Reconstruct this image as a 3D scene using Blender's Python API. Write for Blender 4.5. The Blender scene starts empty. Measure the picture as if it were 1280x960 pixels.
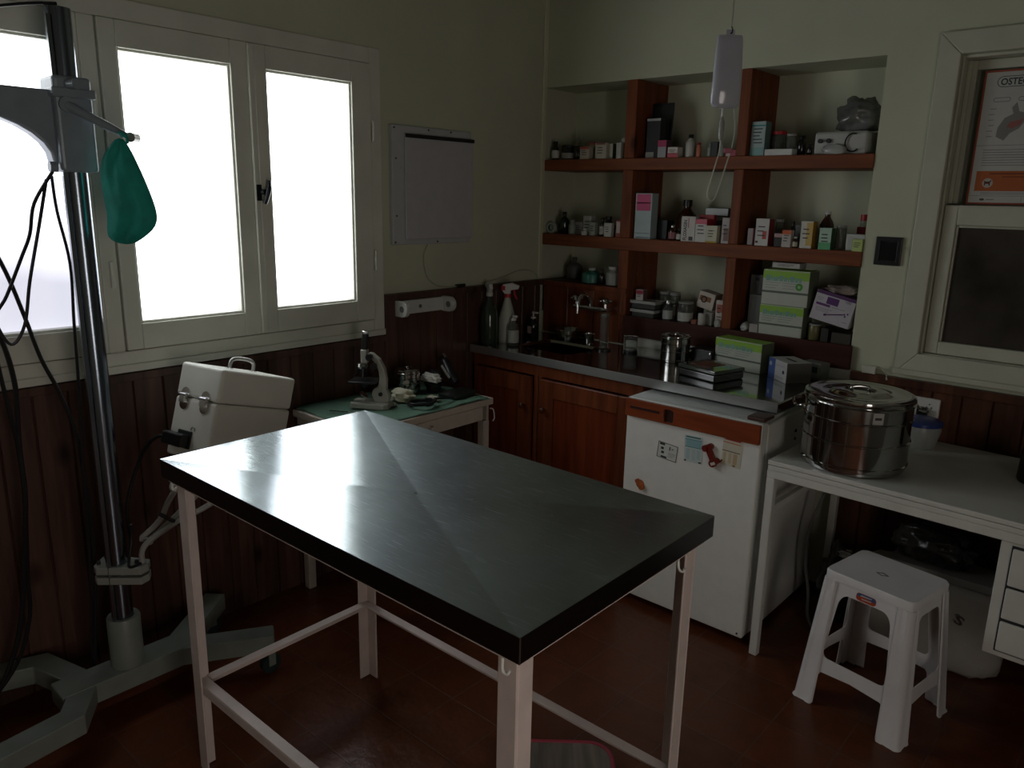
import bpy, bmesh, math, random
from mathutils import Vector, Matrix, Euler
random.seed(7)
COL = bpy.context.scene.collection
PI = math.pi

# ------------------------------------------------------------------ materials
_m = {}
def mat(key, col=(.5,.5,.5), rough=.5, metal=0.0, noise=0.0, nscale=20, bump=0.0, bscale=60, trans=0.0, alpha=1.0,
        emit=None, estr=0.0, coat=0.0, ior=1.45, stretch=None, spec=.5):
    if key in _m: return _m[key]
    m = bpy.data.materials.new(key); m.use_nodes = True
    nt = m.node_tree; b = nt.nodes['Principled BSDF']
    b.inputs['Base Color'].default_value = (*col, 1)
    b.inputs['Roughness'].default_value = rough
    b.inputs['Metallic'].default_value = metal
    b.inputs['Transmission Weight'].default_value = trans
    b.inputs['Alpha'].default_value = alpha
    b.inputs['Coat Weight'].default_value = coat
    b.inputs['IOR'].default_value = ior
    b.inputs['Specular IOR Level'].default_value = spec
    if emit: b.inputs['Emission Color'].default_value = (*emit, 1); b.inputs['Emission Strength'].default_value = estr
    tc = nt.nodes.new('ShaderNodeTexCoord'); mp = nt.nodes.new('ShaderNodeMapping')
    nt.links.new(tc.outputs['Object'], mp.inputs['Vector'])
    if stretch: mp.inputs['Scale'].default_value = stretch
    n = nt.nodes.new('ShaderNodeTexNoise'); n.inputs['Scale'].default_value = nscale; n.inputs['Detail'].default_value = 6
    nt.links.new(mp.outputs['Vector'], n.inputs['Vector'])
    if noise <= 0: noise = .04
    cr = nt.nodes.new('ShaderNodeValToRGB')
    cr.color_ramp.elements[0].position = .3; cr.color_ramp.elements[1].position = .7
    cr.color_ramp.elements[0].color = (*[c*(1-noise) for c in col], 1)
    cr.color_ramp.elements[1].color = (*[min(1, c*(1+noise)) for c in col], 1)
    nt.links.new(n.outputs['Fac'], cr.inputs['Fac']); nt.links.new(cr.outputs['Color'], b.inputs['Base Color'])
    if bump > 0:
        n2 = nt.nodes.new('ShaderNodeTexNoise'); n2.inputs['Scale'].default_value = bscale; n2.inputs['Detail'].default_value = 4
        nt.links.new(mp.outputs['Vector'], n2.inputs['Vector'])
        bp = nt.nodes.new('ShaderNodeBump'); bp.inputs['Strength'].default_value = bump; bp.inputs['Distance'].default_value = .01
        nt.links.new(n2.outputs['Fac'], bp.inputs['Height']); nt.links.new(bp.outputs['Normal'], b.inputs['Normal'])
    _m[key] = m
    return m

def wood(key, dark, light, axis='Z', rough=.35, knots=True, coat=.25, plank=None):
    if key in _m: return _m[key]
    m = bpy.data.materials.new(key); m.use_nodes = True; nt = m.node_tree; b = nt.nodes['Principled BSDF']
    b.inputs['Roughness'].default_value = rough; b.inputs['Coat Weight'].default_value = coat; b.inputs['Coat Roughness'].default_value = .25; b.inputs['Specular IOR Level'].default_value = .22
    tc = nt.nodes.new('ShaderNodeTexCoord'); mp = nt.nodes.new('ShaderNodeMapping')
    nt.links.new(tc.outputs['Object'], mp.inputs['Vector'])
    sc = {'X': (1.2, 14, 14), 'Y': (14, 1.2, 14), 'Z': (14, 14, 1.2)}[axis]
    mp.inputs['Scale'].default_value = sc
    n = nt.nodes.new('ShaderNodeTexNoise'); n.inputs['Scale'].default_value = 2.2; n.inputs['Detail'].default_value = 8; n.inputs['Distortion'].default_value = .6
    nt.links.new(mp.outputs['Vector'], n.inputs['Vector'])
    cr = nt.nodes.new('ShaderNodeValToRGB'); cr.color_ramp.elements[0].position = .32; cr.color_ramp.elements[1].position = .68
    cr.color_ramp.elements[0].color = (*dark, 1); cr.color_ramp.elements[1].color = (*light, 1)
    nt.links.new(n.outputs['Fac'], cr.inputs['Fac'])
    out = cr.outputs['Color']
    if knots:
        v = nt.nodes.new('ShaderNodeTexVoronoi'); v.inputs['Scale'].default_value = 3.1
        mp2 = nt.nodes.new('ShaderNodeMapping'); mp2.inputs['Scale'].default_value = {'X': (.7, 1.3, 1.3), 'Y': (1.3, .7, 1.3), 'Z': (1.3, 1.3, .7)}[axis]
        nt.links.new(tc.outputs['Object'], mp2.inputs['Vector']); nt.links.new(mp2.outputs['Vector'], v.inputs['Vector'])
        r2 = nt.nodes.new('ShaderNodeValToRGB'); r2.color_ramp.elements[0].position = .03; r2.color_ramp.elements[1].position = .12
        r2.color_ramp.elements[0].color = (.25, .2, .18, 1); r2.color_ramp.elements[1].color = (1, 1, 1, 1)
        nt.links.new(v.outputs['Distance'], r2.inputs['Fac'])
        mx = nt.nodes.new('ShaderNodeMix'); mx.data_type = 'RGBA'; mx.blend_type = 'MULTIPLY'; mx.inputs[0].default_value = 1
        nt.links.new(out, mx.inputs[6]); nt.links.new(r2.outputs['Color'], mx.inputs[7]); out = mx.outputs[2]
    if plank:
        sx = nt.nodes.new('ShaderNodeSeparateXYZ'); nt.links.new(tc.outputs['Object'], sx.inputs[0])
        dv = nt.nodes.new('ShaderNodeMath'); dv.operation = 'DIVIDE'; dv.inputs[1].default_value = .098; nt.links.new(sx.outputs[plank.upper()], dv.inputs[0])
        fl = nt.nodes.new('ShaderNodeMath'); fl.operation = 'FLOOR'; nt.links.new(dv.outputs[0], fl.inputs[0])
        wn = nt.nodes.new('ShaderNodeTexWhiteNoise'); wn.noise_dimensions = '1D'; nt.links.new(fl.outputs[0], wn.inputs['W'])
        rp = nt.nodes.new('ShaderNodeValToRGB'); rp.color_ramp.elements[0].color = (.62,.58,.56,1); rp.color_ramp.elements[1].color = (1.0,1.0,1.0,1)
        nt.links.new(wn.outputs['Value'], rp.inputs['Fac'])
        m3 = nt.nodes.new('ShaderNodeMix'); m3.data_type = 'RGBA'; m3.blend_type = 'MULTIPLY'; m3.inputs[0].default_value = 1
        nt.links.new(out, m3.inputs[6]); nt.links.new(rp.outputs['Color'], m3.inputs[7]); out = m3.outputs[2]
    nt.links.new(out, b.inputs['Base Color'])
    bp = nt.nodes.new('ShaderNodeBump'); bp.inputs['Strength'].default_value = .12; bp.inputs['Distance'].default_value = .004
    nt.links.new(n.outputs['Fac'], bp.inputs['Height']); nt.links.new(bp.outputs['Normal'], b.inputs['Normal'])
    _m[key] = m; return m

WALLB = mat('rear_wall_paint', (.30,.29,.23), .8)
WALL = mat('cream_plaster', (.56,.58,.44), .75, noise=.06, nscale=3, bump=.12, bscale=25)
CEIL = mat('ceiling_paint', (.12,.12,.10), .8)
FRAMEP = mat('window_paint', (.66,.67,.59), .45, noise=.06, nscale=8, bump=.06, bscale=30)
WOODR = wood('red_shelf_wood', (.15,.046,.018), (.25,.078,.030), 'X', rough=.55, coat=0)
WOODRZ = wood('red_shelf_wood_upright', (.14,.040,.015), (.24,.070,.025), 'Z', rough=.55, coat=0)
WOODC = wood('cabinet_wood', (.10,.026,.010), (.20,.055,.020), 'Z')
WOODP = wood('panel_wood', (.072,.036,.026), (.135,.068,.050), 'Z', rough=.42, plank='y')
WOODPX = wood('panel_wood_back', (.075,.030,.018), (.145,.058,.032), 'Z', rough=.42, plank='x')
WOODD = wood('dark_plinth_wood', (.040,.011,.006), (.065,.018,.010), 'X', rough=.5, coat=0)
CHROME = mat('chrome', (.75,.76,.77), .12, 1.0)
STEELP = mat('polished_steel', (.47,.47,.46), .10, 1.0)
BLACKP = mat('black_plastic', (.012,.012,.013), .35)
WHITEP = mat('white_enamel', (.76,.765,.72), .35, noise=.03)
WHITEPL = mat('white_plastic', (.62,.62,.61), .4, noise=.04, nscale=12)
DESKP = mat('desk_enamel', (.66,.66,.61), .38, noise=.06, nscale=9)
TABLEP = mat('pinkish_enamel', (.66,.56,.52), .45, noise=.08, nscale=14)
HATCHP = mat('hatch_paint', (.54,.545,.44), .5, noise=.06, nscale=8, bump=.06, bscale=30)
GREYP = mat('stand_enamel', (.20,.225,.20), .42, noise=.12, nscale=12)
CARR = mat('carriage_enamel', (.25,.295,.34), .32, .1, noise=.08)
RUB = mat('rubber', (.02,.02,.02), .7)

def window_glow(key, lo, hi, zlo, zhi):
    m = bpy.data.materials.new(key); m.use_nodes = True; nt = m.node_tree; b = nt.nodes['Principled BSDF']
    b.inputs['Base Color'].default_value = (.7, .72, .75, 1); b.inputs['Roughness'].default_value = .6
    tc = nt.nodes.new('ShaderNodeTexCoord'); sp = nt.nodes.new('ShaderNodeSeparateXYZ'); nt.links.new(tc.outputs['Object'], sp.inputs[0])
    mr = nt.nodes.new('ShaderNodeMapRange'); mr.inputs['From Min'].default_value = zlo; mr.inputs['From Max'].default_value = zhi
    mr.inputs['To Min'].default_value = lo; mr.inputs['To Max'].default_value = hi
    n = nt.nodes.new('ShaderNodeTexNoise'); n.inputs['Scale'].default_value = 1.6; n.inputs['Detail'].default_value = 3
    nt.links.new(tc.outputs['Object'], n.inputs['Vector'])
    ad = nt.nodes.new('ShaderNodeMath'); ad.operation = 'MULTIPLY_ADD'; ad.inputs[1].default_value = .30; nt.links.new(n.outputs['Fac'], ad.inputs[0])
    nt.links.new(sp.outputs['Z'], ad.inputs[2])
    nt.links.new(ad.outputs[0], mr.inputs['Value'])
    nt.links.new(mr.outputs[0], b.inputs['Emission Strength'])
    cr = nt.nodes.new('ShaderNodeValToRGB'); cr.color_ramp.elements[0].color = (.86,.86,1,1); cr.color_ramp.elements[1].color = (.96,.99,1,1)
    m2 = nt.nodes.new('ShaderNodeMapRange'); m2.inputs['From Min'].default_value = zlo; m2.inputs['From Max'].default_value = zhi
    nt.links.new(ad.outputs[0], m2.inputs['Value']); nt.links.new(m2.outputs[0], cr.inputs['Fac']); nt.links.new(cr.outputs['Color'], b.inputs['Emission Color'])
    return m

# ------------------------------------------------------------------ mesh helpers
class G:
    def __init__(s): s.b = bmesh.new()
    def box(s, x0, x1, y0, y1, z0, z1, M=None):
        vs = [s.b.verts.new(Vector(p)) for p in ((x0,y0,z0),(x1,y0,z0),(x1,y1,z0),(x0,y1,z0),(x0,y0,z1),(x1,y0,z1),(x1,y1,z1),(x0,y1,z1))]
        for f in ((0,3,2,1),(4,5,6,7),(0,1,5,4),(1,2,6,5),(2,3,7,6),(3,0,4,7)): s.b.faces.new([vs[i] for i in f])
        if M:
            for v in vs: v.co = M @ v.co
        return s
    def lathe(s, prof, seg=24, c=(0,0,0), M=None):
        rings = []; new = []
        for r, z in prof:
            if r < 1e-5: v = [s.b.verts.new((c[0], c[1], c[2]+z))]
            else: v = [s.b.verts.new((c[0]+r*math.cos(2*PI*i/seg), c[1]+r*math.sin(2*PI*i/seg), c[2]+z)) for i in range(seg)]
            rings.append(v); new += v
        for a, b_ in zip(rings, rings[1:]):
            if len(a) == 1 and len(b_) == 1: continue
            for i in range(seg):
                j = (i+1) % seg
                if len(a) == 1: s.b.faces.new((a[0], b_[j], b_[i]))
                elif len(b_) == 1: s.b.faces.new((a[i], a[j], b_[0]))
                else: s.b.faces.new((a[i], a[j], b_[j], b_[i]))
        if M:
            for v in new: v.co = M @ v.co
        return s
    def cyl(s, p0, p1, r, r2=None, seg=16):
        p0, p1 = Vector(p0), Vector(p1); d = p1-p0; L = d.length
        q = d.to_track_quat('Z', 'Y').to_matrix().to_4x4(); M = Matrix.Translation(p0) @ q
        r2 = r if r2 is None else r2
        return s.lathe([(0,0),(r,0),(r2,L),(0,L)], seg, M=M)
    def tube(s, pts, r, seg=8, smooth=4):
        P = [Vector(p) for p in pts]
        if smooth > 1 and len(P) > 2:
            Q = []
            for i in range(len(P)-1):
                a = P[max(i-1,0)]; b_, c = P[i], P[i+1]; d = P[min(i+2, len(P)-1)]
                for k in range(smooth):
                    t = k/smooth
                    Q.append(.5*((2*b_)+(-a+c)*t+(2*a-5*b_+4*c-d)*t*t+(-a+3*b_-3*c+d)*t**3))
            Q.append(P[-1]); P = Q
        rings = []
        up = Vector((0.13,.2,1)).normalized()
        prev = None
        for i, p in enumerate(P):
            t = (P[min(i+1,len(P)-1)]-P[max(i-1,0)]).normalized()
            if prev is None: u = t.cross(up); u = u.normalized() if u.length > 1e-3 else Vector((1,0,0))
            else: u = (prev - t*prev.dot(t)).normalized()
            prev = u; v = t.cross(u)
            rr = r[i*(len(r)-1)//max(1,len(P)-1)] if isinstance(r, (list, tuple)) else r
            rings.append([s.b.verts.new(p+u*rr*math.cos(2*PI*k/seg)+v*rr*math.sin(2*PI*k/seg)) for k in range(seg)])
        for a, b_ in zip(rings, rings[1:]):
            for k in range(seg): s.b.faces.new((a[k], a[(k+1)%seg], b_[(k+1)%seg], b_[k]))
        s.b.faces.new(rings[0][::-1]); s.b.faces.new(rings[-1])
        return s
    def plate(s, outer, holes, thick, M):
        """flat shape in local XY with holes, extruded along local +Z, then mapped by M (matrix or function)"""
        b = bmesh.new(); es = []
        for loop in [outer]+list(holes):
            vs = [b.verts.new((p[0], p[1], 0)) for p in loop]
            for i in range(len(vs)): es.append(b.edges.new((vs[i], vs[(i+1)%len(vs)])))
        bmesh.ops.triangle_fill(b, use_beauty=True, use_dissolve=False, edges=es)
        r = bmesh.ops.extrude_face_region(b, geom=b.faces[:])
        for v in r['geom']:
            if isinstance(v, bmesh.types.BMVert): v.co.z += thick
        bmesh.ops.recalc_face_normals(b, faces=b.faces[:])
        mp = {}
        for v in b.verts:
            mp[v] = s.b.verts.new(M(v.co) if callable(M) else M @ v.co)
        for f in b.faces:
            try: s.b.faces.new([mp[v] for v in f.verts])
            except ValueError: pass
        b.free(); return s
    def grid(s, rows, close=False):
        R = [[s.b.verts.new(p) for p in row] for row in rows]
        for a, b_ in zip(R, R[1:]):
            n = len(a)
            for i in range(n if close else n-1): s.b.faces.new((a[i], a[(i+1)%n], b_[(i+1)%n], b_[i]))
        if close: s.b.faces.new(R[0][::-1]); s.b.faces.new(R[-1])
        return s

def rrect(x0, x1, y0, y1, r, n=5):
    out = []
    for cx, cy, a0 in ((x1-r,y0+r,-PI/2),(x1-r,y1-r,0),(x0+r,y1-r,PI/2),(x0+r,y0+r,PI)):
        for k in range(n+1): a = a0+PI/2*k/n; out.append((cx+r*math.cos(a), cy+r*math.sin(a)))
    return out

def obj(name, g, m, parent=None, bevel=0, smooth=False, loc=None, rot=None, seg=2, sub=0, sharp=True):
    me = bpy.data.meshes.new(name)
    bmesh.ops.recalc_face_normals(g.b, faces=g.b.faces[:])
    if smooth:
        for f in g.b.faces: f.smooth = True
        if sharp:
            for e in g.b.edges:
                if len(e.link_faces) == 2 and e.calc_face_angle(0) > .75: e.smooth = False
    g.b.to_mesh(me); g.b.free(); me.materials.append(m)
    o = bpy.data.objects.new(name, me); COL.objects.link(o)
    if parent: o.parent = parent
    if loc: o.location = loc
    if rot: o.rotation_euler = rot
    if bevel:
        md = o.modifiers.new('b', 'BEVEL'); md.width = bevel; md.segments = seg; md.limit_method = 'ANGLE'; md.angle_limit = .7
    if sub:
        md = o.modifiers.new('s', 'SUBSURF'); md.levels = sub; md.render_levels = sub
    return o

def tag(o, label=None, cat=None, group=None, kind=None):
    if label: o['label'] = label
    if cat: o['category'] = cat
    if group: o['group'] = group
    if kind: o['kind'] = kind
    return o
def thing(name, label, cat, loc=(0,0,0), rot=(0,0,0), group=None):
    o = bpy.data.objects.new(name, None); o.empty_display_size = .05; COL.objects.link(o)
    o.location = loc; o.rotation_euler = rot
    return tag(o, label, cat, group)
def struct(name, g, m, **k):
    return tag(obj(name, g, m, **k), kind='structure')

def text(name, s, size, m, parent, loc, rot, sx=1.0, bold=0.0):
    cu = bpy.data.curves.new(name+'_curve', 'FONT'); cu.body = s; cu.size = size; cu.extrude = .0003; cu.offset = bold
    cu.align_x = 'LEFT'; cu.resolution_u = 3
    t = bpy.data.objects.new(name+'_tmp', cu); COL.objects.link(t)
    bpy.context.view_layer.update()
    me = bpy.data.meshes.new_from_object(t.evaluated_get(bpy.context.evaluated_depsgraph_get()))
    COL.objects.unlink(t); bpy.data.objects.remove(t)
    me.name = name; me.materials.clear(); me.materials.append(m)
    o = bpy.data.objects.new(name, me); COL.objects.link(o); o.parent = parent
    o.location = loc; o.rotation_euler = rot; o.scale = (sx, 1, 1)
    return o
INK = mat('print_ink', (.03,.03,.035), .6)
FRONT = (PI/2, 0, 0)     # a flat shape drawn in XY faces -Y

# ================================================================== ROOM SHELL
RX, RY, RZ = 3.75, -4.35, 2.75
# floor: small terracotta tiles
def floor_mat():
    m = bpy.data.materials.new('terracotta_tiles'); m.use_nodes = True; nt = m.node_tree; b = nt.nodes['Principled BSDF']
    tc = nt.nodes.new('ShaderNodeTexCoord'); br = nt.nodes.new('ShaderNodeTexBrick')
    br.offset = 0; br.inputs['Scale'].default_value = 1; br.inputs['Brick Width'].default_value = .2; br.inputs['Row Height'].default_value = .2
    br.inputs['Mortar Size'].default_value = .0025; br.inputs['Mortar Smooth'].default_value = .3; br.inputs['Bias'].default_value = 0
    br.inputs['Color1'].default_value = (.18,.050,.018,1); br.inputs['Color2'].default_value = (.14,.038,.013,1); br.inputs['Mortar'].default_value = (.15,.07,.045,1)
    nt.links.new(tc.outputs['Object'], br.inputs['Vector'])
    n = nt.nodes.new('ShaderNodeTexNoise'); n.inputs['Scale'].default_value = 14; n.inputs['Detail'].default_value = 5; nt.links.new(tc.outputs['Object'], n.inputs['Vector'])
    mx = nt.nodes.new('ShaderNodeMix'); mx.data_type = 'RGBA'; mx.blend_type = 'MULTIPLY'; mx.inputs[0].default_value = .6
    nt.links.new(br.outputs['Color'], mx.inputs[6]); nt.links.new(n.outputs['Fac'], mx.inputs[7]); nt.links.new(mx.outputs[2], b.inputs['Base Color'])
    n2 = nt.nodes.new('ShaderNodeTexNoise'); n2.inputs['Scale'].default_value = 38; n2.inputs['Detail'].default_value = 3; nt.links.new(tc.outputs['Object'], n2.inputs['Vector'])
    s1 = nt.nodes.new('ShaderNodeMath'); s1.operation = 'MULTIPLY_ADD'; s1.inputs[1].default_value = -1.2
    nt.links.new(br.outputs['Fac'], s1.inputs[0]); nt.links.new(n2.outputs['Fac'], s1.inputs[2])
    bp = nt.nodes.new('ShaderNodeBump'); bp.inputs['Strength'].default_value = .35; bp.inputs['Distance'].default_value = .004
    nt.links.new(s1.outputs[0], bp.inputs['Height']); nt.links.new(bp.outputs['Normal'], b.inputs['Normal'])
    b.inputs['Roughness'].default_value = .3; b.inputs['Specular IOR Level'].default_value = .4
    return m
struct('floor', G().box(-.1, RX+.1, RY-.1, .4, -.1, 0), floor_mat())
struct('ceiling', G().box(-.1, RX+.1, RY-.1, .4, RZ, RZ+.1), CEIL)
# window wall (x=0) with the opening
WY0, WY1, WZ0, WZ1 = -3.25, -1.045, .983, 2.111
g = G()
g.box(-.12,0, RY-.1,WY0, 0,RZ); g.box(-.12,0, WY1,.4, 0,RZ); g.box(-.12,0, WY0,WY1, 0,WZ0); g.box(-.12,0, WY0,WY1, WZ1,RZ)
struct('wall_left', g, WALL)
# shelf wall (y=0) with niche and the hatch opening
NX1, NZ1 = 1.5816, 2.084
HX0, HX1, HZ0, HZ1 = 1.825, 2.80, 1.0, 2.062
g = G()
g.box(0,NX1, 0,.26, NZ1,RZ); g.box(NX1,HX0, 0,.26, 0,RZ); g.box(0,NX1, 0,.26, 0,.99)
g.box(0,NX1, .26,.36, 0,RZ); g.box(NX1,RX, .26,.36, 0,RZ)
g.box(HX0,HX1, 0,.26, 0,HZ0); g.box(HX0,HX1, 0,.26, HZ1,RZ); g.box(HX1,RX, 0,.26, 0,RZ)
struct('wall_back', g, WALL)
# right wall with an added glazed door, rear wall
DY0, DY1, DZ = -3.55, -2.65, 2.05
g = G(); g.box(RX,RX+.1, RY,DY0, 0,RZ); g.box(RX,RX+.1, DY1,0, 0,RZ); g.box(RX,RX+.1, DY0,DY1, DZ,RZ)
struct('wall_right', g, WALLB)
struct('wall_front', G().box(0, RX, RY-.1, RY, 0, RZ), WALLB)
struct('trim_4', G().box(0,.012,-.03,-.0005,1.155,RZ-.001), mat('corner_bead', (.66,.66,.5), .6), bevel=.004)

# timber wainscot : vertical tongue and groove boards
def boards(g, a0, a1, z0, z1, axis, base, t, w=.098):
    a = a0
    while a < a1-.001:
        b_ = min(a+w, a1); e = .003
        if b_-a > .012:
            if axis == 'y':
                for (p, q, tt) in ((a+e, b_-e, t), (a, a+e, t-.004), (b_-e, b_, t-.004)): g.box(base, base+tt, p, q, z0, z1)
            else:
                for (p, q, tt) in ((a+e, b_-e, t), (a, a+e, t-.004), (b_-e, b_, t-.004)): g.box(p, q, base-tt, base, z0, z1)
        a = b_
g = G(); boards(g, RY+.002, WY1-.002, .0005, .955, 'y', .0005, .016)
g.box(.0005,.024, RY+.002,WY1-.002, .955,.981)
boards(g, WY1, -.02, .0005, 1.125, 'y', .0005, .018); g.box(.0005,.030, WY1,-.0015, 1.125,1.152)
struct('trim_1', g, WOODP, bevel=.0015, seg=1)
g = G(); boards(g, 1.60, RX-.002, .0005, .90, 'x', -.0005, .016); g.box(1.60,RX-.002,-.030,-.0005,.90,.930)
struct('trim_2', g, WOODPX, bevel=.0015, seg=1)
g = G(); boards(g, .032, .53, .886, 1.125, 'x', -.0005, .010, .16); g.box(.032,.535,-.016,-.0005,1.125,1.150)
struct('trim_3', g, WOODC, bevel=.0015, seg=1)

struct('lit_wall_gap', G().box(.5365,1.592,-.007,-.0005,.885,.9285), mat('window_lit_cream', (.86,.87,.80), .3), bevel=.001)  # cream wall gap above the counter, window light painted in as a whiter strip

# ---- window 1 (four casements in one frame)
W = thing('window_1', None, None); W['kind'] = 'structure'
g = G()
fx0, fx1 = -.07, .018
g.box(fx0,fx1, WY1-.055,WY1-.001, WZ0+.001,WZ1-.001); g.box(fx0,fx1, WY0+.001,WY0+.055, WZ0+.001,WZ1-.001)
g.box(fx0,fx1, WY0+.055,WY1-.055, WZ1-.060,WZ1-.001); g.box(fx0,fx1, WY0+.055,WY1-.055, WZ0+.001,WZ0+.070)
g.box(fx0,fx1, -2.155,-2.105, WZ0+.07,WZ1-.06)      # mullion
obj('window_frame', g, FRAMEP, W, bevel=.004)
g = G(); g.box(.0185,.025, WY0+.001,WY1-.001, WZ0+.002,WZ0+.028)
obj('window_sill', g, FRAMEP, W, bevel=.004)
GZ0, GZ1 = 1.139, 1.9714
GLOWS = [window_glow('frosted_daylight_glass_%d' % i, lo, hi, zl, zt) for i, (lo, hi, zl, zt) in enumerate(((1.9,4.3,1.2,1.5),(.95,4.3,1.22,1.44),(.80,3.9,1.45,2.05),(.8,3.9,1.4,2.0)))]
panes = [(-1.5551,-1.1922, -1.612,-1.103), (-2.0509,-1.686, -2.102,-1.616), (-2.575,-2.213, -2.643,-2.158), (-3.06,-2.71, -3.192,-2.647)]
for GLOW, (y0, y1, s0, s1) in zip(GLOWS, panes):
    g = G(); c0, c1 = -.05, .026
    g.box(c0,c1, s0,y0, 1.056,2.049); g.box(c0,c1, y1,s1, 1.056,2.049)
    g.box(c0,c1, y0,y1, GZ1,2.049); g.box(c0,c1, y0,y1, 1.056,GZ0)
    # inner glazing bead
    g.box(-.02,.018, y0,y0+.008, GZ0,GZ1); g.box(-.02,.018, y1-.008,y1, GZ0,GZ1); g.box(-.02,.018, y0+.008,y1-.008, GZ1-.008,GZ1); g.box(-.02,.018, y0+.008,y1-.008, GZ0,GZ0+.008)
    c = obj('casement', g, FRAMEP, W, bevel=.003)
    obj('glass_pane', G().box(-.028,-.022, y0+.001,y1-.001, GZ0+.001,GZ1-.001), GLOW, c)
g = G(); g.box(.0262,.040, -1.628,-1.604, 1.06,2.045)   # cover bead between the opening pair
obj('cover_bead', g, FRAMEP, W, bevel=.004)
h = G(); h.cyl((.040,-1.604,1.560),(.058,-1.600,1.560),.010); h.box(.0402,.045,-1.624,-1.606,1.53,1.585)
h.tube([(.058,-1.584,1.598),(.064,-1.588,1.575),(.064,-1.596,1.548),(.056,-1.602,1.520)], [.006,.009,.008,.006], 10)
obj('window_handle', h, mat('dark_iron', (.03,.03,.035), .35, .8), W, smooth=True)
for zz in (1.30, 1.80):
    for yy in (-1.098, -2.13):
        obj('hinge', G().cyl((.033,yy,zz-.04),(.033,yy,zz+.04),.006), FRAMEP, W, smooth=True)

# ---- window 2 (hatch window in the shelf wall)
W = thing('window_2', None, None); W['kind'] = 'structure'
OX0, OX1, OZ0, OZ1 = 1.753, 2.87, .946, 2.137
g = G()
def quad_prism(g, pts, y0, y1):
    vs = [g.b.verts.new((x,y0,z)) for x,z in pts]+[g.b.verts.new((x,y1,z)) for x,z in pts]
    n = len(pts)
    g.b.faces.new(vs[:n]); g.b.faces.new(vs[n:][::-1])
    for i in range(n): g.b.faces.new((vs[i], vs[i+n], vs[(i+1)%n+n], vs[(i+1)%n]))
A_, B_, C_, D_ = (OX0,OZ0),(OX1,OZ0),(OX1,OZ1),(OX0,OZ1)
a_, b_, c_, d_ = (HX0,1.03),(HX1,1.03),(HX1,HZ1),(HX0,HZ1)
quad_prism(g, [A_,a_,d_,D_], -.022, -.0005); quad_prism(g, [A_,B_,b_,a_], -.022, -.0005)
quad_prism(g, [b_,B_,C_,c_], -.022, -.0005); quad_prism(g, [d_,c_,C_,D_], -.022, -.0005)
g.box(OX0-.004,OX1,-.034,-.022,OZ0,OZ0+.022)
obj('window_frame', g, HATCHP, W, bevel=.004)
g = G()   # jamb lining with a stepped stop
g.box(HX0+.0005,HX0+.010,-.0004,.24,HZ0+.001,HZ1-.001); g.box(HX1-.01,HX1-.0005,-.0004,.24,HZ0+.001,HZ1-.001)
g.box(HX0+.01,HX1-.01,-.0004,.24,HZ1-.012,HZ1-.001); g.box(HX0+.01,HX1-.01,-.0004,.24,HZ0+.001,HZ0+.032)
g.box(HX0+.010,HX0+.038,.060,.085,1.57,HZ1-.013); g.box(HX0+.038,HX1-.038,.060,.085,HZ1-.045,HZ1-.013)
g.box(HX0+.010,HX0+.024,.045,.06,1.57,HZ1-.013)
obj('window_jamb', g, HATCHP, W, bevel=.003)
g = G()
g.box(HX0+.012,1.880,.010,.046,1.034,1.565); g.box(2.722,2.786,.010,.046,1.034,1.565); g.box(1.88,2.722,.010,.046,1.034,1.080); g.box(1.88,2.722,.010,.046,1.496,1.565)
g.box(1.880,1.888,.016,.04,1.08,1.496); g.box(1.888,2.722,.016,.04,1.488,1.496)
sash = obj('lower_sash', g, HATCHP, W, bevel=.004)
obj('glass_pane', G().box(1.881,2.721,.026,.031,1.081,1.495), mat('glass_brown_reflections', (.050,.043,.035), .22, noise=.5, nscale=5), sash)  # vague brownish reflections are painted into the mottled pane colour
g = G(); g.box(HX0+.012,HX1-.012,.086,.092,1.034,HZ1-.014)
obj('back_panel', g, mat('upper_backing', (.25,.26,.2), .5, noise=.05), W)

# ---- unseen glazed door, added in the right wall as source of the weak light on the things that face away from the window
D = thing('door_1', None, None); D['kind'] = 'structure'
g = G(); g.box(RX+.02,RX+.06, DY0+.001,DY0+.11, 0.002,DZ-.002); g.box(RX+.02,RX+.06, DY1-.11,DY1-.001, .002,DZ-.002)
g.box(RX+.02,RX+.06, DY0+.11,DY1-.11, .002,.38); g.box(RX+.02,RX+.06, DY0+.11,DY1-.11, 1.66,DZ-.002)
obj('door_leaf', g, FRAMEP, D, bevel=.003)
obj('door_glass', G().box(RX+.035,RX+.041, DY0+.111,DY1-.111, .381,1.659), mat('door_fill_glass', (.7,.7,.7), .5, emit=(1,.90,.82), estr=4.6), D)
obj('door_handle', G().cyl((RX+.02,DY1-.05,1.03),(RX-.035,DY1-.05,1.03),.008).cyl((RX-.035,DY1-.05,1.03),(RX-.035,DY1-.16,1.03),.008), CHROME, D, smooth=True)

# ================================================================== BUILT IN SHELVES
SH = thing('built_in_shelving', 'red-brown wooden shelving built into the cream wall niche above the sink', 'shelving', (0,0,0))
U1, U2 = (.4813,.5355), (1.0296,1.0742)
S1, S1B, S2, S2B, S3 = 1.7445, 1.6925, 1.3856, 1.3290, 1.02
YB, YF = .2590, -.008
obj('shelf', G().box(.0012,NX1-.001, YF,YB, S1B,S1), WOODR, SH, bevel=.003)
obj('shelf', G().box(.0012,NX1-.001, YF,YB, S2B,S2), WOODR, SH, bevel=.003)
for u in (U1, U2):
    obj('upright', G().box(u[0],u[1], YF,YB, S1+.0005,NZ1-.001), WOODRZ, SH, bevel=.003)
    obj('upright', G().box(u[0],u[1], YF,YB, S2+.0005,S1B-.0005), WOODRZ, SH, bevel=.003)
    obj('upright', G().box(u[0],u[1], YF,YB, S3+.0005,S2B-.0005), WOODRZ, SH, bevel=.003)
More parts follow.
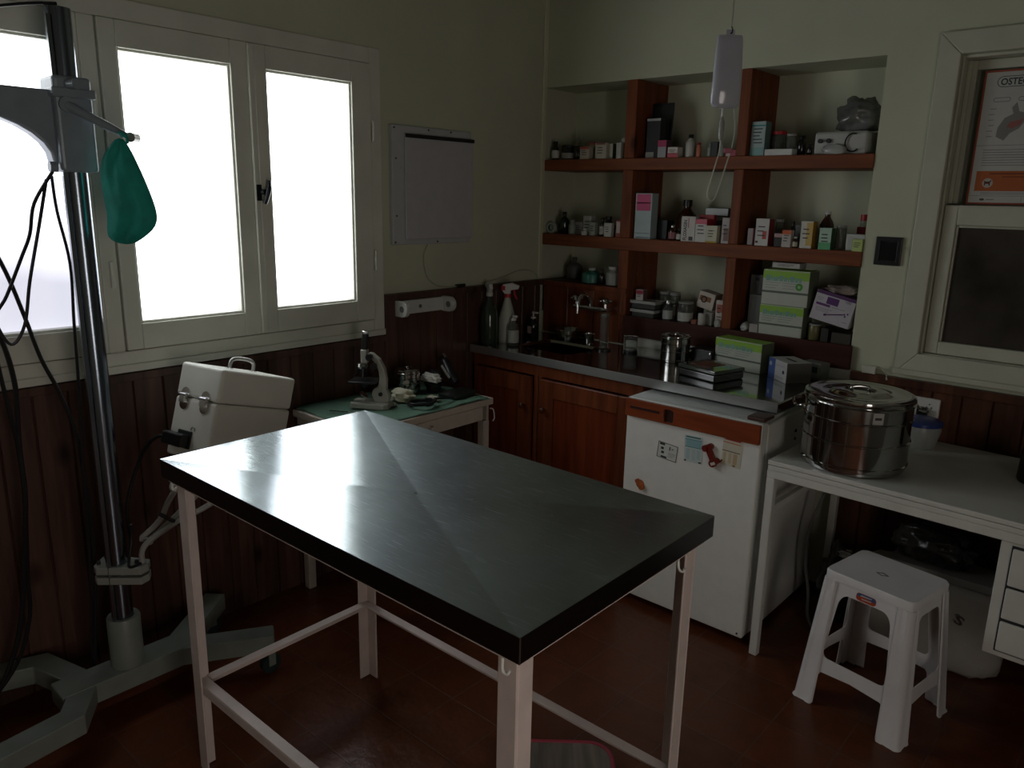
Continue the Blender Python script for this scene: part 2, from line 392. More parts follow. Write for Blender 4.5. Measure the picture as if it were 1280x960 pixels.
obj('low_shelf', G().box(.5360,NX1-.001, YF,YB, .9905,S3), WOODD, SH, bevel=.003)
obj('low_shelf', G().box(.0012,.4808, .0005,YB, 1.128,1.152), WOODD, SH, bevel=.003)
obj('plinth_board', G().box(.5360,1.592, -.026,YF-.0005, .930,S3+.006), WOODD, SH, bevel=.003)
NAIL = mat('nail_dark', (.03,.03,.02), .6)

# ================================================================== ITEMS ON THE SHELVES
BODY = {
 'dark': mat('dark_bottle', (.012,.012,.010), .12, coat=.5), 'amber': mat('amber_glass', (.045,.016,.006), .08, coat=.6),
 'green': mat('dark_green_glass', (.008,.022,.012), .10, coat=.6), 'white': mat('white_bottle', (.5,.5,.46), .4),
 'greygreen': mat('grey_green_plastic', (.26,.30,.26), .4), 'dkgrey': mat('dim_grey_plastic', (.085,.09,.085), .5),
 'teal': mat('teal_bottle_plastic', (.05,.20,.16), .3), 'greywhite': mat('grey_white_plastic', (.34,.36,.33), .4),
 'orange': mat('orange_pink_plastic', (.5,.16,.09), .4), 'yellow': mat('yellowish_jar', (.16,.15,.06), .25),
 'clear': mat('clear_jar_glass', (.80,.84,.80), .06, trans=.92, ior=1.25),
}
CAPM = {'black': mat('black_cap', (.01,.01,.01), .35), 'white': mat('white_cap', (.6,.6,.58), .4), 'grey': mat('grey_cap', (.3,.31,.3), .4),
 'red': mat('red_cap', (.45,.02,.03), .35), 'dkred': mat('dark_red_cap', (.25,.015,.015), .4), 'silver': mat('silver_cap', (.6,.6,.6), .25, .9),
 'dkgrey': mat('dark_grey_cap', (.07,.075,.07), .5), 'greygreen': mat('grey_green_cap', (.22,.27,.22), .45)}
def cm(c):
    c = tuple(round(v, 3) for v in c)
    return mat('paint_%d_%d_%d' % tuple(int(v*1000) for v in c), c, .5)
def band(g, w, h, z0, z1, x0, x1, y):
    g.box(-w/2+x0*w, -w/2+x1*w, y-.0006, y, z0*h, z1*h)

def carton(name, label, cat, w, d, h, col, loc, rot=(0,0,0), side=None, bands=(), textrows=0, word=None, ring=0, group=None, ink=None):
    """a printed carton, origin at the middle of its base, front towards -Y"""
    r = thing(name, label, cat, loc, rot, group)
    obj('carton', G().box(-w/2,w/2, -d/2,d/2, 0,h), cm(col), r, bevel=min(.0012, w*.04), seg=1)
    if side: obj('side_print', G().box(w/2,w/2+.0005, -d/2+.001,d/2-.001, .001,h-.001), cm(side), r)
    for (z0,z1,x0,x1,c) in bands:
        g = G(); band(g, w, h, z0, z1, x0, x1, -d/2); obj('printed_band', g, cm(c), r)
    if textrows:
        g = G(); rr = random.Random(label)
        top = .72; 
        for k in range(3 if textrows == 1 else 5):
            z = h*(top-.16*k) if textrows == 1 else h*(.8-.1*k)
            t = min(.004, h*.05); x0 = .15+rr.random()*.08; x1 = .6+rr.random()*.25
            g.box(-w/2+x0*w, -w/2+x1*w, -d/2-.0010, -d/2-.0006, z-t, z)
        obj('printed_text', g, ink or INK, r)
    if word:
        text('lettering', word, h*.205, INK, r, (-w/2+w*.40, -d/2-.0004, h*.05), (PI/2, -PI/2, 0), .80, .0006)
    if ring:
        g = G(); M = Matrix.Translation((-w*.12, -d/2-.001, h*.55)) @ Matrix.Rotation(PI/2, 4, 'X')
        outer = [(.016*math.cos(a*PI/8), .016*math.sin(a*PI/8)) for a in range(16)]
        inner = [(.009*math.cos(a*PI/8), .009*math.sin(a*PI/8)) for a in range(16)]
        g.plate(outer, [inner], .0006, M); obj('printed_ring', g, cm((.02,.012,.01)), r)
    return r

def bottle(name, label, cat, rad, h, loc, body, cap, lab=None, neck=.5, cf=None):
    r = thing(name, label, cat, loc)
    ch = h*(cf or (.16 if neck < .9 else .14))
    nr = rad*neck*.85
    hb = h-ch
    if neck >= .9:      # straight jar
        prof = [(0,0),(rad*.94,0),(rad,.03*h),(rad,hb*.93),(rad*.93,hb)]
        if body == 'clear': prof += [(rad*.86,hb),(rad*.9,hb*.92),(rad*.9,.05*h),(0,.045*h)]
        else: prof += [(0,hb)]
        capr = rad*1.0
    else:
        sh = hb*.72 if neck > .45 else hb*.62
        prof = [(0,0),(rad*.92,0),(rad,.03*h),(rad,sh),(rad*.96,sh+(hb-sh)*.22),(rad*.8,sh+(hb-sh)*.45),(nr*1.08,sh+(hb-sh)*.78),(nr,sh+(hb-sh)*.85),(nr,hb)]
        prof += [(0,hb)] if body != 'clear' else [(nr*.8,hb),(nr*.8,sh+(hb-sh)*.8),(rad*.88,sh),(rad*.9,.05*h),(0,.045*h)]
        capr = nr*1.22
    obj('bottle_body', G().lathe(prof, 20), BODY[body], r, smooth=True)
    g = G().lathe([(0,hb+.0002),(capr,hb+.0002),(capr,h-.001),(capr*.93,h),(0,h)], 20)
    obj('cap', g, CAPM[cap], r, smooth=True)
    if lab:
        z0, z1 = h*.10, (hb*.62 if neck < .9 else hb*.55); R = rad+.0006
        obj('paper_label', G().lathe([(R-.0005,z0),(R,z0),(R,z1),(R-.0005,z1)], 24), cm(lab), r, smooth=True)
    return r

PALEG, DARKT, GREENB = (.30,.55,.08), (.12,.15,.12), (.28,.52,.06)
def glove_box(label, w, d, h, loc, rotz, badge):
    r = thing('glove_box', label, 'box', loc, (0,0,rotz))
    obj('carton', G().box(-w/2,w/2,-d/2,d/2,0,h), cm((.50,.54,.46)), r, bevel=.0015, seg=1)
    g = G(); band(g, w, h, .74 if badge else .72, .97, 0, 1, -d/2); g.box(-w/2+.001,w/2-.001,-d/2+.001,d/2-.001,h,h+.0005)
    obj('green_band', g, cm(GREENB), r)
    g = G(); band(g, w, h, .34, .40, 0, 1, -d/2); obj('dark_band', g, cm(DARKT), r)
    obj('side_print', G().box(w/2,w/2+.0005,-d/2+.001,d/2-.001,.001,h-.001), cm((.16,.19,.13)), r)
    g = G()
    for k in range(3):
        z = h*(.64-.075*k)
        for a, b_ in ((.06,.40-.05*k),(.44,.78-.04*k)): g.box(-w/2+a*w,-w/2+b_*w,-d/2-.0008,-d/2-.0002,z-.0018,z)
    obj('printed_text', g, cm((.25,.28,.27)), r)
    g = G(); x = -w/2+.07*w
    for k, ww in enumerate((.03,.008,.03,.024,.02,.008,.026,.02,.014)):   # unreadable pale teal title
        ww *= w/.24*.8
        g.box(x, x+ww, -d/2-.0012, -d/2-.0007, h*.68, h*(.80 if k % 3 else .84)); x += ww+.004
    obj('title_print', g, cm((.20,.40,.32)), r)
    if badge:
        M = Matrix.Translation((w*.30,-d/2-.0005,h*.56)) @ Matrix.Rotation(PI/2,4,'X')
        g = G(); g.plate([(.015*math.cos(a*PI/12),.015*math.sin(a*PI/12)) for a in range(24)], [], .0006, M)
        bd = obj('round_badge', g, cm((.08,.33,.05)), r)
        M = Matrix.Translation((w*.30,-d/2-.0012,h*.56)) @ Matrix.Rotation(PI/2,4,'X')
        g = G(); g.plate([(.006*math.cos(a*PI/8),.006*math.sin(a*PI/8)) for a in range(16)], [], .0005, M)
        obj('badge_centre', g, cm((.35,.55,.3)), bd)
    return r

def crumple(name, label, cat, c, sx, sy, sz, m, seed=1, amp=.25, sub=3, flat=True):
    """a crumpled bag: a lumpy closed surface resting on z = c.z"""
    g = G(); bmesh.ops.create_icosphere(g.b, subdivisions=sub+1, radius=1)
    rnd = random.Random(seed); ph = [rnd.random()*6 for _ in range(9)]
    for v in g.b.verts:
        p = v.co.copy()
        k = 1+amp*(.5*math.sin(5*p.x+ph[0]+2*math.sin(4*p.z+ph[1]))+.35*math.sin(9*p.y+ph[2]+3*p.x)+.3*math.sin(13*p.z+ph[3]+5*p.y)+.2*math.sin(21*p.x+11*p.y+ph[4]))
        q = Vector((p.x*sx*k, p.y*sy*k, max(p.z*k, -.75)*sz))
        v.co = q
    zmin = min(v.co.z for v in g.b.verts)
    for v in g.b.verts: v.co.z -= zmin
    o = obj(name, g, m, smooth=True, sharp=False, loc=c)
    return tag(o, label, cat)
PLASTIC = mat('clear_film', (.42,.44,.42), .18, noise=.25, nscale=14, bump=.5, bscale=22, coat=.4)

ITEMS = [
  ('bottle','medicine_bottle',0.031,0.068,0.010,0.037,1.7449,1.833,'small black-capped bottle with silver label, first on the top shelf beside the corner','bottle',{'body': 'dark', 'cap': 'black', 'lab': (0.55, 0.55, 0.5), 'neck': 0.6}),
  ('bottle','medicine_bottle',0.078,0.146,0.020,0.068,1.7449,1.814,'squat dark jar with grey label on the top left shelf','jar',{'body': 'dark', 'cap': 'black', 'lab': (0.33, 0.33, 0.3), 'neck': 0.95}),
  ('bottle','medicine_bottle',0.147,0.195,0.030,0.048,1.7449,1.810,'plain black squat jar without a label between grey-labelled jar and red-topped box','jar',{'body': 'dark', 'cap': 'black', 'neck': 0.95}),
  ('box','medicine_box',0.214,0.269,0.010,0.044,1.7449,1.803,'small cream medicine box with pinkish red band on the top left shelf','box',{'col': (0.5, 0.46, 0.38), 'bands': [(0.8, 1, 0, 1, (0.45, 0.1, 0.08))], 'text': 1}),
  ('box','medicine_box',0.235,0.267,0.060,0.029,1.7449,1.825,'cream medicine box with red lid set back on the top left shelf','box',{'col': (0.46, 0.44, 0.36), 'bands': [(0.86, 1, 0, 1, (0.4, 0.07, 0.05))]}),
  ('box','medicine_box',0.305,0.368,0.010,0.022,1.7449,1.818,'cream medicine box with faint red edge, middle of the top left shelf','box',{'col': (0.5, 0.48, 0.39), 'bands': [(0.88, 1, 0.1, 0.9, (0.3, 0.12, 0.1))], 'text': 1}),
  ('box','medicine_box',0.356,0.388,0.034,0.029,1.7449,1.816,'narrow pale beige box with dark green side on the top left shelf','box',{'col': (0.52, 0.52, 0.42), 'side': (0.1, 0.14, 0.08)}),
  ('box','medicine_box',0.432,0.457,0.000,0.028,1.7449,1.816,'slim pale grey box standing apart near the first upright on the top shelf','box',{'col': (0.5, 0.5, 0.46)}),
  ('box','medicine_box',0.437,0.470,0.030,0.030,1.7449,1.839,'taller whitish box with red print touching the first upright on the top shelf','box',{'col': (0.55, 0.52, 0.48), 'bands': [(0.62, 0.72, 0.2, 0.9, (0.3, 0.08, 0.08))], 'text': 1}),
  ('bottle','glass_vial',0.115,0.136,0.120,0.021,1.7449,1.863,'tiny clear vial poking up behind the red-banded box on the top left shelf','vial',{'body': 'clear', 'cap': 'grey', 'neck': 0.6}),
  ('frame','picture_frame',0.537,0.643,0.100,0.040,1.7449,1.991,'dark glossy framed panel leaning on the first upright, top middle shelf','frame',{'col': (0.02, 0.025, 0.025)}),
  ('box','tall_carton',0.560,0.630,0.050,0.045,1.7449,1.918,'tall black carton with a white top edge on the top middle shelf','box',{'col': (0.008, 0.008, 0.01), 'bands': [(0.94, 1, 0, 1, (0.4, 0.42, 0.42)), (0, 0.16, 0, 0.6, (0.35, 0.35, 0.33))]}),
  ('box','medicine_box',0.653,0.695,0.000,0.038,1.7449,1.819,'grey medicine box with bright magenta top on the top middle shelf','box',{'col': (0.36, 0.36, 0.38), 'bands': [(0.62, 1, 0, 1, (0.42, 0.03, 0.12))], 'side': (0.12, 0.03, 0.06)}),
  ('box','medicine_box',0.704,0.754,0.000,0.045,1.7449,1.789,'short white and rose-red box beside the magenta-topped box','box',{'col': (0.6, 0.55, 0.5), 'bands': [(0, 0.42, 0, 1, (0.5, 0.06, 0.09))], 'text': 1}),
  ('bottle','medicine_bottle',0.771,0.815,0.020,0.044,1.7449,1.841,'slender whitish bottle with black cap on the top middle shelf','bottle',{'body': 'white', 'cap': 'black', 'neck': 0.5}),
  ('bottle','glass_vial',0.840,0.862,0.000,0.022,1.7449,1.804,'small orange-pink vial on the top middle shelf','vial',{'body': 'orange', 'cap': 'dkred', 'neck': 0.7}),
  ('bottle','plastic_bottle',0.879,0.905,0.020,0.026,1.7449,1.805,'narrow greyish green tube bottle left of the black pouch, top middle shelf','bottle',{'body': 'greygreen', 'cap': 'greygreen', 'neck': 0.5}),
  ('box','small_pouch',0.910,0.938,0.010,0.028,1.7449,1.806,'small black carton between two green-grey tubes on the top middle shelf','box',{'col': (0.01, 0.012, 0.01)}),
  ('bottle','plastic_bottle',0.949,0.971,0.000,0.022,1.7449,1.800,'small grey tube bottle in front of the second upright, top shelf','bottle',{'body': 'greygreen', 'cap': 'grey', 'neck': 0.5}),
  ('box','medicine_box',0.980,1.028,-0.000,0.043,1.7449,1.771,'tiny pink-red box directly below the hanging drip chamber, top shelf','box',{'col': (0.35, 0.04, 0.08), 'bands': [(0, 0.5, 0.1, 0.5, (0.5, 0.4, 0.42))]}),
  ('box','tall_carton',1.079,1.139,0.020,0.054,1.7449,1.880,'tall pale teal and white carton beside the second upright on the top shelf','box',{'col': (0.36, 0.47, 0.46), 'bands': [(0.86, 0.9, 0, 1, (0.02, 0.25, 0.27)), (0.0, 0.25, 0, 1, (0.22, 0.42, 0.4))], 'side': (0.14, 0.24, 0.22), 'text': 2}),
  ('bottle','specimen_jar',1.139,1.199,0.060,0.060,1.7449,1.844,'clear specimen jar with red screw lid on the top right shelf','jar',{'body': 'clear', 'cap': 'red', 'neck': 1, 'cf': 0.14}),
  ('box','flat_box',1.152,1.266,-0.000,0.050,1.7449,1.769,'flat white box lying in front of the red-lidded jar','box',{'col': (0.6, 0.62, 0.6)}),
  ('bottle','specimen_jar',1.202,1.242,0.070,0.040,1.7449,1.832,'clear jar with grey lid behind the flat white box','jar',{'body': 'clear', 'cap': 'grey', 'neck': 1, 'cf': 0.1}),
  ('bottle','medicine_bottle',1.253,1.288,0.060,0.035,1.7449,1.823,'dark glass bottle with black cap, right of the two clear jars','bottle',{'body': 'dark', 'cap': 'black', 'neck': 0.7}),
  ('bottle','glass_vial',1.309,1.330,0.030,0.021,1.7449,1.787,'small black vial just left of the bagged white device','vial',{'body': 'dark', 'cap': 'black', 'neck': 0.7}),
  ('disc','tape_roll',0.012,0.067,0.020,0.020,1.3860,1.457,'round white and green tape roll standing at the left end of the middle shelf','tape',{}),
  ('bottle','medicine_bottle',0.056,0.118,0.042,0.062,1.3860,1.494,'dark green glass bottle with thin neck at left of the middle shelf','bottle',{'body': 'green', 'cap': 'black', 'neck': 0.35}),
  ('bottle','plastic_bottle',0.144,0.183,0.020,0.039,1.3860,1.456,'pale grey plastic vial right of the dark green bottle','vial',{'body': 'greygreen', 'cap': 'grey', 'neck': 0.6}),
  ('box','medicine_box',0.155,0.210,0.061,0.049,1.3860,1.447,'grey-pink small box on the middle left shelf','box',{'col': (0.34, 0.33, 0.31), 'text': 1}),
  ('box','medicine_box',0.223,0.271,0.050,0.037,1.3860,1.479,'upright grey-white box, tallest of the small boxes on the middle left shelf','box',{'col': (0.4, 0.42, 0.39), 'text': 1}),
  ('bottle','glass_vial',0.245,0.274,0.000,0.029,1.3860,1.417,'tiny white vial in front of the grey-pink box on the middle left shelf','vial',{'body': 'white', 'cap': 'white', 'neck': 0.6}),
  ('box','medicine_box',0.290,0.323,0.010,0.030,1.3860,1.450,'small greenish grey box in front of the upright grey-white box','box',{'col': (0.32, 0.36, 0.31), 'text': 1}),
  ('bottle','medicine_bottle',0.343,0.373,0.010,0.030,1.3860,1.473,'dark bottle with black cap and white label on the middle left shelf','bottle',{'body': 'dark', 'cap': 'black', 'lab': (0.5, 0.5, 0.46), 'neck': 0.6}),
  ('box','medicine_box',0.383,0.427,0.000,0.022,1.3860,1.450,'small white box with grey print before the black-lidded bottle','box',{'col': (0.55, 0.56, 0.5), 'text': 1}),
  ('bottle','medicine_bottle',0.314,0.361,0.080,0.047,1.3860,1.478,'wide black-lidded bottle half hidden behind the small white box','bottle',{'body': 'dark', 'cap': 'black', 'neck': 0.7}),
  ('bottle','medicine_bottle',0.416,0.440,0.024,0.024,1.3860,1.442,'small dark vial left of the reddish box on the middle shelf','vial',{'body': 'dark', 'cap': 'black', 'neck': 0.6}),
  ('box','medicine_box',0.451,0.479,0.000,0.028,1.3860,1.466,'reddish box with white front panel touching the first upright, middle shelf','box',{'col': (0.3, 0.07, 0.05), 'bands': [(0.25, 0.9, 0.15, 0.85, (0.55, 0.5, 0.46))]}),
  ('bottle','glass_vial',0.440,0.457,0.050,0.017,1.3860,1.490,'thin clear ampoule behind the reddish box on the middle shelf','vial',{'body': 'clear', 'cap': 'grey', 'neck': 0.4}),
  ('box','tall_carton',0.554,0.641,-0.000,0.055,1.3860,1.590,'tall pale blue-white carton with bright pink top on the middle shelf','box',{'col': (0.42, 0.53, 0.54), 'bands': [(0.62, 0.98, 0.07, 0.93, (0.62, 0.08, 0.22)), (0.78, 0.8, 0.1, 0.9, (0.6, 0.4, 0.45)), (0.02, 0.04, 0.1, 0.95, (0.1, 0.15, 0.16)), (0.115, 0.13, 0.05, 0.95, (0.15, 0.22, 0.23))]}),
  ('box','dark_carton',0.622,0.691,0.060,0.062,1.3860,1.473,'plain black carton right of the pink-topped carton','box',{'col': (0.015, 0.018, 0.018)}),
  ('bottle','medicine_bottle',0.706,0.800,0.080,0.094,1.3860,1.565,'large amber glass bottle with black cap, tallest bottle on the middle shelf','bottle',{'body': 'amber', 'cap': 'black', 'neck': 0.42}),
  ('bottle','medicine_bottle',0.721,0.760,0.010,0.039,1.3860,1.453,'small amber vial with silver cap and pink label before the large amber bottle','vial',{'body': 'amber', 'cap': 'silver', 'lab': (0.3, 0.12, 0.14), 'neck': 0.5}),
  ('bottle','medicine_bottle',0.764,0.794,0.010,0.030,1.3860,1.441,'low dark vial with white label beside the lettered antibiotic box','vial',{'body': 'dark', 'cap': 'black', 'lab': (0.5, 0.5, 0.46), 'neck': 0.7}),
  ('box','antibiotic_box',0.799,0.866,-0.000,0.042,1.3860,1.494,'white box with black lettering running upward beside the amber bottle','box',{'col': (0.58, 0.56, 0.52), 'word': 'FLOXAGIN', 'bands': [(0.04, 0.2, 0.58, 0.88, (0.03, 0.03, 0.03)), (0.55, 0.93, 0.5, 0.55, (0.4, 0.05, 0.05))]}),
  ('box','medicine_box',0.868,0.921,-0.000,0.048,1.3860,1.485,'white medicine box with pink top right of the lettered antibiotic box','box',{'col': (0.6, 0.6, 0.56), 'bands': [(0.78, 1, 0, 1, (0.6, 0.12, 0.17))], 'side': (0.4, 0.03, 0.04), 'text': 1}),
  ('box','medicine_box',0.854,0.928,0.050,0.025,1.3860,1.503,'dark red box behind the pink-topped white box','box',{'col': (0.3, 0.01, 0.02)}),
  ('box','medicine_box',0.923,0.975,-0.005,0.047,1.3860,1.459,'cream box with yellow base on the middle shelf','box',{'col': (0.56, 0.55, 0.42), 'bands': [(0, 0.1, 0, 1, (0.45, 0.32, 0.03)), (0.7, 0.73, 0.2, 0.8, (0.1, 0.1, 0.08))], 'text': 1}),
  ('bottle','specimen_jar',0.913,0.950,0.080,0.037,1.3860,1.493,'smoky clear jar between cream box and the second upright, middle shelf','jar',{'body': 'clear', 'cap': 'grey', 'neck': 1, 'cf': 0.12}),
  ('box','medicine_box',0.993,1.029,0.000,0.032,1.3860,1.494,'grey-white printed box against the second upright on the middle shelf','box',{'col': (0.42, 0.4, 0.38), 'bands': [(0.1, 0.6, 0.3, 0.9, (0.2, 0.12, 0.1))], 'text': 1}),
  ('tray','plastic_case',0.826,0.938,0.160,0.090,1.3860,1.532,'clear plastic case behind the red boxes on the middle shelf','case',{}),
  ('box','medicine_box',1.103,1.126,0.020,0.028,1.3860,1.454,'slim grey and pink box beside the second upright, middle right shelf','box',{'col': (0.33, 0.28, 0.28), 'side': (0.4, 0.12, 0.16)}),
  ('box','medicine_box',1.145,1.202,0.000,0.051,1.3860,1.496,'white box with red side and red figure, tallest carton left on the middle right shelf','box',{'col': (0.58, 0.57, 0.54), 'side': (0.2, 0.01, 0.02), 'bands': [(0.25, 0.55, 0.55, 0.85, (0.5, 0.08, 0.07)), (0.1, 0.18, 0.05, 0.25, (0.05, 0.05, 0.05))], 'text': 1}),
  ('bottle','specimen_jar',1.183,1.214,0.100,0.031,1.3860,1.493,'grey translucent jar behind the red-sided white box','jar',{'body': 'clear', 'cap': 'grey', 'neck': 1, 'cf': 0.1}),
  ('box','medicine_box',1.219,1.253,0.020,0.031,1.3860,1.438,'low dark box with pale pink top on the middle right shelf','box',{'col': (0.015, 0.012, 0.012), 'bands': [(0.72, 1, 0, 1, (0.5, 0.32, 0.33))]}),
  ('box','medicine_box',1.260,1.297,0.000,0.033,1.3860,1.454,'white box with orange top on the middle right shelf','box',{'col': (0.5, 0.47, 0.43), 'bands': [(0.75, 1, 0, 1, (0.6, 0.12, 0.03))], 'text': 1}),
  ('bottle','glass_vial',1.303,1.322,0.000,0.019,1.3860,1.429,'tiny amber vial with white cap and cream label on the middle right shelf','vial',{'body': 'amber', 'cap': 'white', 'lab': (0.5, 0.48, 0.36), 'neck': 0.6}),
  ('bottle','medicine_bottle',1.259,1.280,0.070,0.021,1.3860,1.487,'black bottle standing behind the orange-topped box','bottle',{'body': 'dark', 'cap': 'black', 'neck': 0.6}),
  ('box','medicine_box',1.280,1.311,0.080,0.028,1.3860,1.476,'dull grey box behind the tiny amber vial','box',{'col': (0.12, 0.13, 0.12)}),
  ('box','medicine_box',1.334,1.382,-0.000,0.043,1.3860,1.492,'white and yellow box with orange side on the middle right shelf','box',{'col': (0.6, 0.6, 0.54), 'side': (0.38, 0.19, 0.02), 'bands': [(0.1, 0.95, 0.5, 1, (0.6, 0.42, 0.12))], 'text': 1}),
  ('bottle','medicine_bottle',1.375,1.431,0.060,0.056,1.3860,1.531,'brown glass bottle with white cap behind the yellow and mint boxes','bottle',{'body': 'amber', 'cap': 'white', 'neck': 0.45, 'cf': 0.08}),
  ('box','medicine_box',1.411,1.458,-0.005,0.042,1.3860,1.469,'mint green box with dark green side on the middle right shelf','box',{'col': (0.42, 0.6, 0.48), 'side': (0.03, 0.09, 0.03), 'bands': [(0, 0.33, 0, 1, (0.12, 0.42, 0.2))], 'text': 1}),
  ('bottle','specimen_jar',1.449,1.489,0.050,0.040,1.3860,1.479,'grey translucent jar right of the mint green box','jar',{'body': 'clear', 'cap': 'grey', 'neck': 1, 'cf': 0.08}),
  ('box','medicine_box',1.504,1.572,0.030,0.061,1.3860,1.448,'wide white box near the right end of the middle shelf','box',{'col': (0.58, 0.6, 0.58)}),
  ('box','medicine_box',1.541,1.579,-0.010,0.030,1.3860,1.432,'pale yellow-green box at the right front end of the middle shelf','box',{'col': (0.5, 0.62, 0.22), 'text': 1}),
  ('bottle','specimen_jar',1.504,1.544,0.120,0.040,1.3860,1.475,'dark red-lidded jar at the right end of the middle shelf','jar',{'body': 'clear', 'cap': 'dkred', 'neck': 1, 'cf': 0.4}),
  ('bottle','specimen_jar',1.498,1.532,0.170,0.034,1.3860,1.522,'taller clear jar with bright red lid in the right back corner of the middle shelf','jar',{'body': 'clear', 'cap': 'red', 'neck': 1, 'cf': 0.18}),
  ('bottle','plastic_bottle',0.054,0.137,0.120,0.083,1.1524,1.262,'dim grey cone-shaped bottle at the back of the lowest left shelf','bottle',{'body': 'dkgrey', 'cap': 'dkgrey', 'neck': 0.3}),
  ('bottle','plastic_bottle',0.223,0.326,0.020,0.103,1.1524,1.225,'round-shouldered teal bottle with white cap on the lowest left shelf','bottle',{'body': 'teal', 'cap': 'white', 'neck': 0.34}),
  ('bottle','medicine_bottle',0.342,0.374,0.020,0.032,1.1524,1.225,'slim black bottle between the teal and the grey-white bottle','bottle',{'body': 'dark', 'cap': 'black', 'neck': 0.4}),
  ('bottle','plastic_bottle',0.376,0.454,0.020,0.078,1.1524,1.243,'wide grey-white bottle with narrow cap on the lowest left shelf','bottle',{'body': 'greywhite', 'cap': 'white', 'neck': 0.7}),
  ('tray','instrument_tray',0.556,0.687,-0.000,0.090,1.0204,1.050,'lower of two stacked white-rimmed trays on the lowest middle shelf','tray',{}),
  ('tray','instrument_tray',0.550,0.689,0.005,0.090,1.0604,1.090,'upper of two stacked white-rimmed trays on the lowest middle shelf','tray',{}),
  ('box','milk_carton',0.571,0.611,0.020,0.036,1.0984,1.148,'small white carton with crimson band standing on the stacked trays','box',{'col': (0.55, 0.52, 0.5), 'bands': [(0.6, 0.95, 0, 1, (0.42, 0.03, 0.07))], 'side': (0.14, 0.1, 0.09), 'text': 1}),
  ('bottle','specimen_jar',0.624,0.680,0.120,0.056,1.0204,1.137,'clear jar with grey lid at the back right of the stacked trays','jar',{'body': 'clear', 'cap': 'grey', 'neck': 1, 'cf': 0.1}),
  ('bottle','specimen_jar',0.684,0.736,0.120,0.052,1.0204,1.138,'clear jar with pinkish lid at the back of the lowest middle shelf','jar',{'body': 'clear', 'cap': 'grey', 'neck': 1, 'cf': 0.12, 'lab': (0.35, 0.2, 0.18)}),
  ('bottle','specimen_jar',0.724,0.769,0.000,0.045,1.0204,1.114,'clear round-shouldered bottle with oval white label on the lowest middle shelf','bottle',{'body': 'clear', 'cap': 'silver', 'neck': 0.5, 'lab': (0.42, 0.45, 0.43)}),
  ('bottle','specimen_jar',0.744,0.769,0.047,0.025,1.0204,1.109,'narrow clear jar between the oval-labelled bottle and the wide jar','jar',{'body': 'clear', 'cap': 'grey', 'neck': 1, 'cf': 0.1}),
  ('bottle','specimen_jar',0.796,0.866,0.000,0.070,1.0204,1.115,'wide clear jar with white rectangular label on the lowest middle shelf','jar',{'body': 'clear', 'cap': 'grey', 'neck': 1, 'cf': 0.08, 'lab': (0.5, 0.52, 0.48)}),
  ('bottle','medicine_bottle',0.828,0.863,0.130,0.035,1.0204,1.156,'dark amber bottle behind the tilted white box','bottle',{'body': 'amber', 'cap': 'black', 'neck': 0.6}),
  ('box','tilted_box',0.867,0.947,0.060,0.070,1.0904,1.165,'tilted white box with brown ring print on the lowest middle shelf','box',{'col': (0.55, 0.5, 0.43), 'bands': [(0.45, 0.75, 0.1, 0.8, (0.25, 0.1, 0.03))], 'tilt': -12, 'ring': 1}),
  ('box','medicine_box',0.980,1.015,0.032,0.031,1.0204,1.138,'white box with red print against the second upright, lowest shelf','box',{'col': (0.6, 0.55, 0.5), 'bands': [(0.55, 0.85, 0.15, 0.9, (0.4, 0.12, 0.08))], 'text': 1}),
  ('bottle','plastic_bottle',0.907,0.941,0.000,0.034,1.0204,1.074,'small white tub below the tilted box','tub',{'body': 'white', 'cap': 'white', 'neck': 1, 'cf': 0.12}),
  ('box','medicine_box',0.922,0.963,0.036,0.037,1.0204,1.078,'pale crumpled grey packet supporting the tilted white box','packet',{'col': (0.3, 0.3, 0.27)}),
  ('box','medicine_box',0.880,0.904,0.000,0.028,1.0204,1.043,'small brick-red carton left of the white tub','box',{'col': (0.25, 0.08, 0.05)}),
  ('bag','plastic_packet',0.989,1.028,-0.010,0.040,1.0204,1.065,'crumpled clear plastic packet beside the second upright, lowest shelf','packet',{}),
  ('box','grey_carton',1.109,1.172,0.080,0.022,1.0204,1.174,'lower plain grey carton left of the green glove boxes','box',{'col': (0.16, 0.16, 0.15)}),
  ('box','grey_carton',1.098,1.157,0.104,0.053,1.1304,1.257,'upper plain grey carton left of the green glove boxes','box',{'col': (0.17, 0.17, 0.165), 'bands': [(0.8, 0.9, 0.4, 0.65, (0.05, 0.05, 0.06))]}),
  ('box','small_box',1.159,1.197,-0.005,0.030,1.0204,1.060,'tiny whitish box in front of the lower grey carton','box',{'col': (0.4, 0.38, 0.35)}),
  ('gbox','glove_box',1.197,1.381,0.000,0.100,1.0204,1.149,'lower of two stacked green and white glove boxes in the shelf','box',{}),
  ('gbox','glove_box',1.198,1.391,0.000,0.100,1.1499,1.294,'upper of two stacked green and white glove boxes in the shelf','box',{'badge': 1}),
  ('box','small_box',1.223,1.339,0.020,0.070,1.3004,1.322,'thin pale box crowning the stack of glove boxes','box',{'col': (0.5, 0.5, 0.47), 'text': 1}),
  ('bottle','specimen_jar',1.390,1.445,0.020,0.055,1.0204,1.086,'small yellowish jar under the tilted purple box','jar',{'body': 'yellow', 'cap': 'grey', 'neck': 1, 'cf': 0.1}),
]

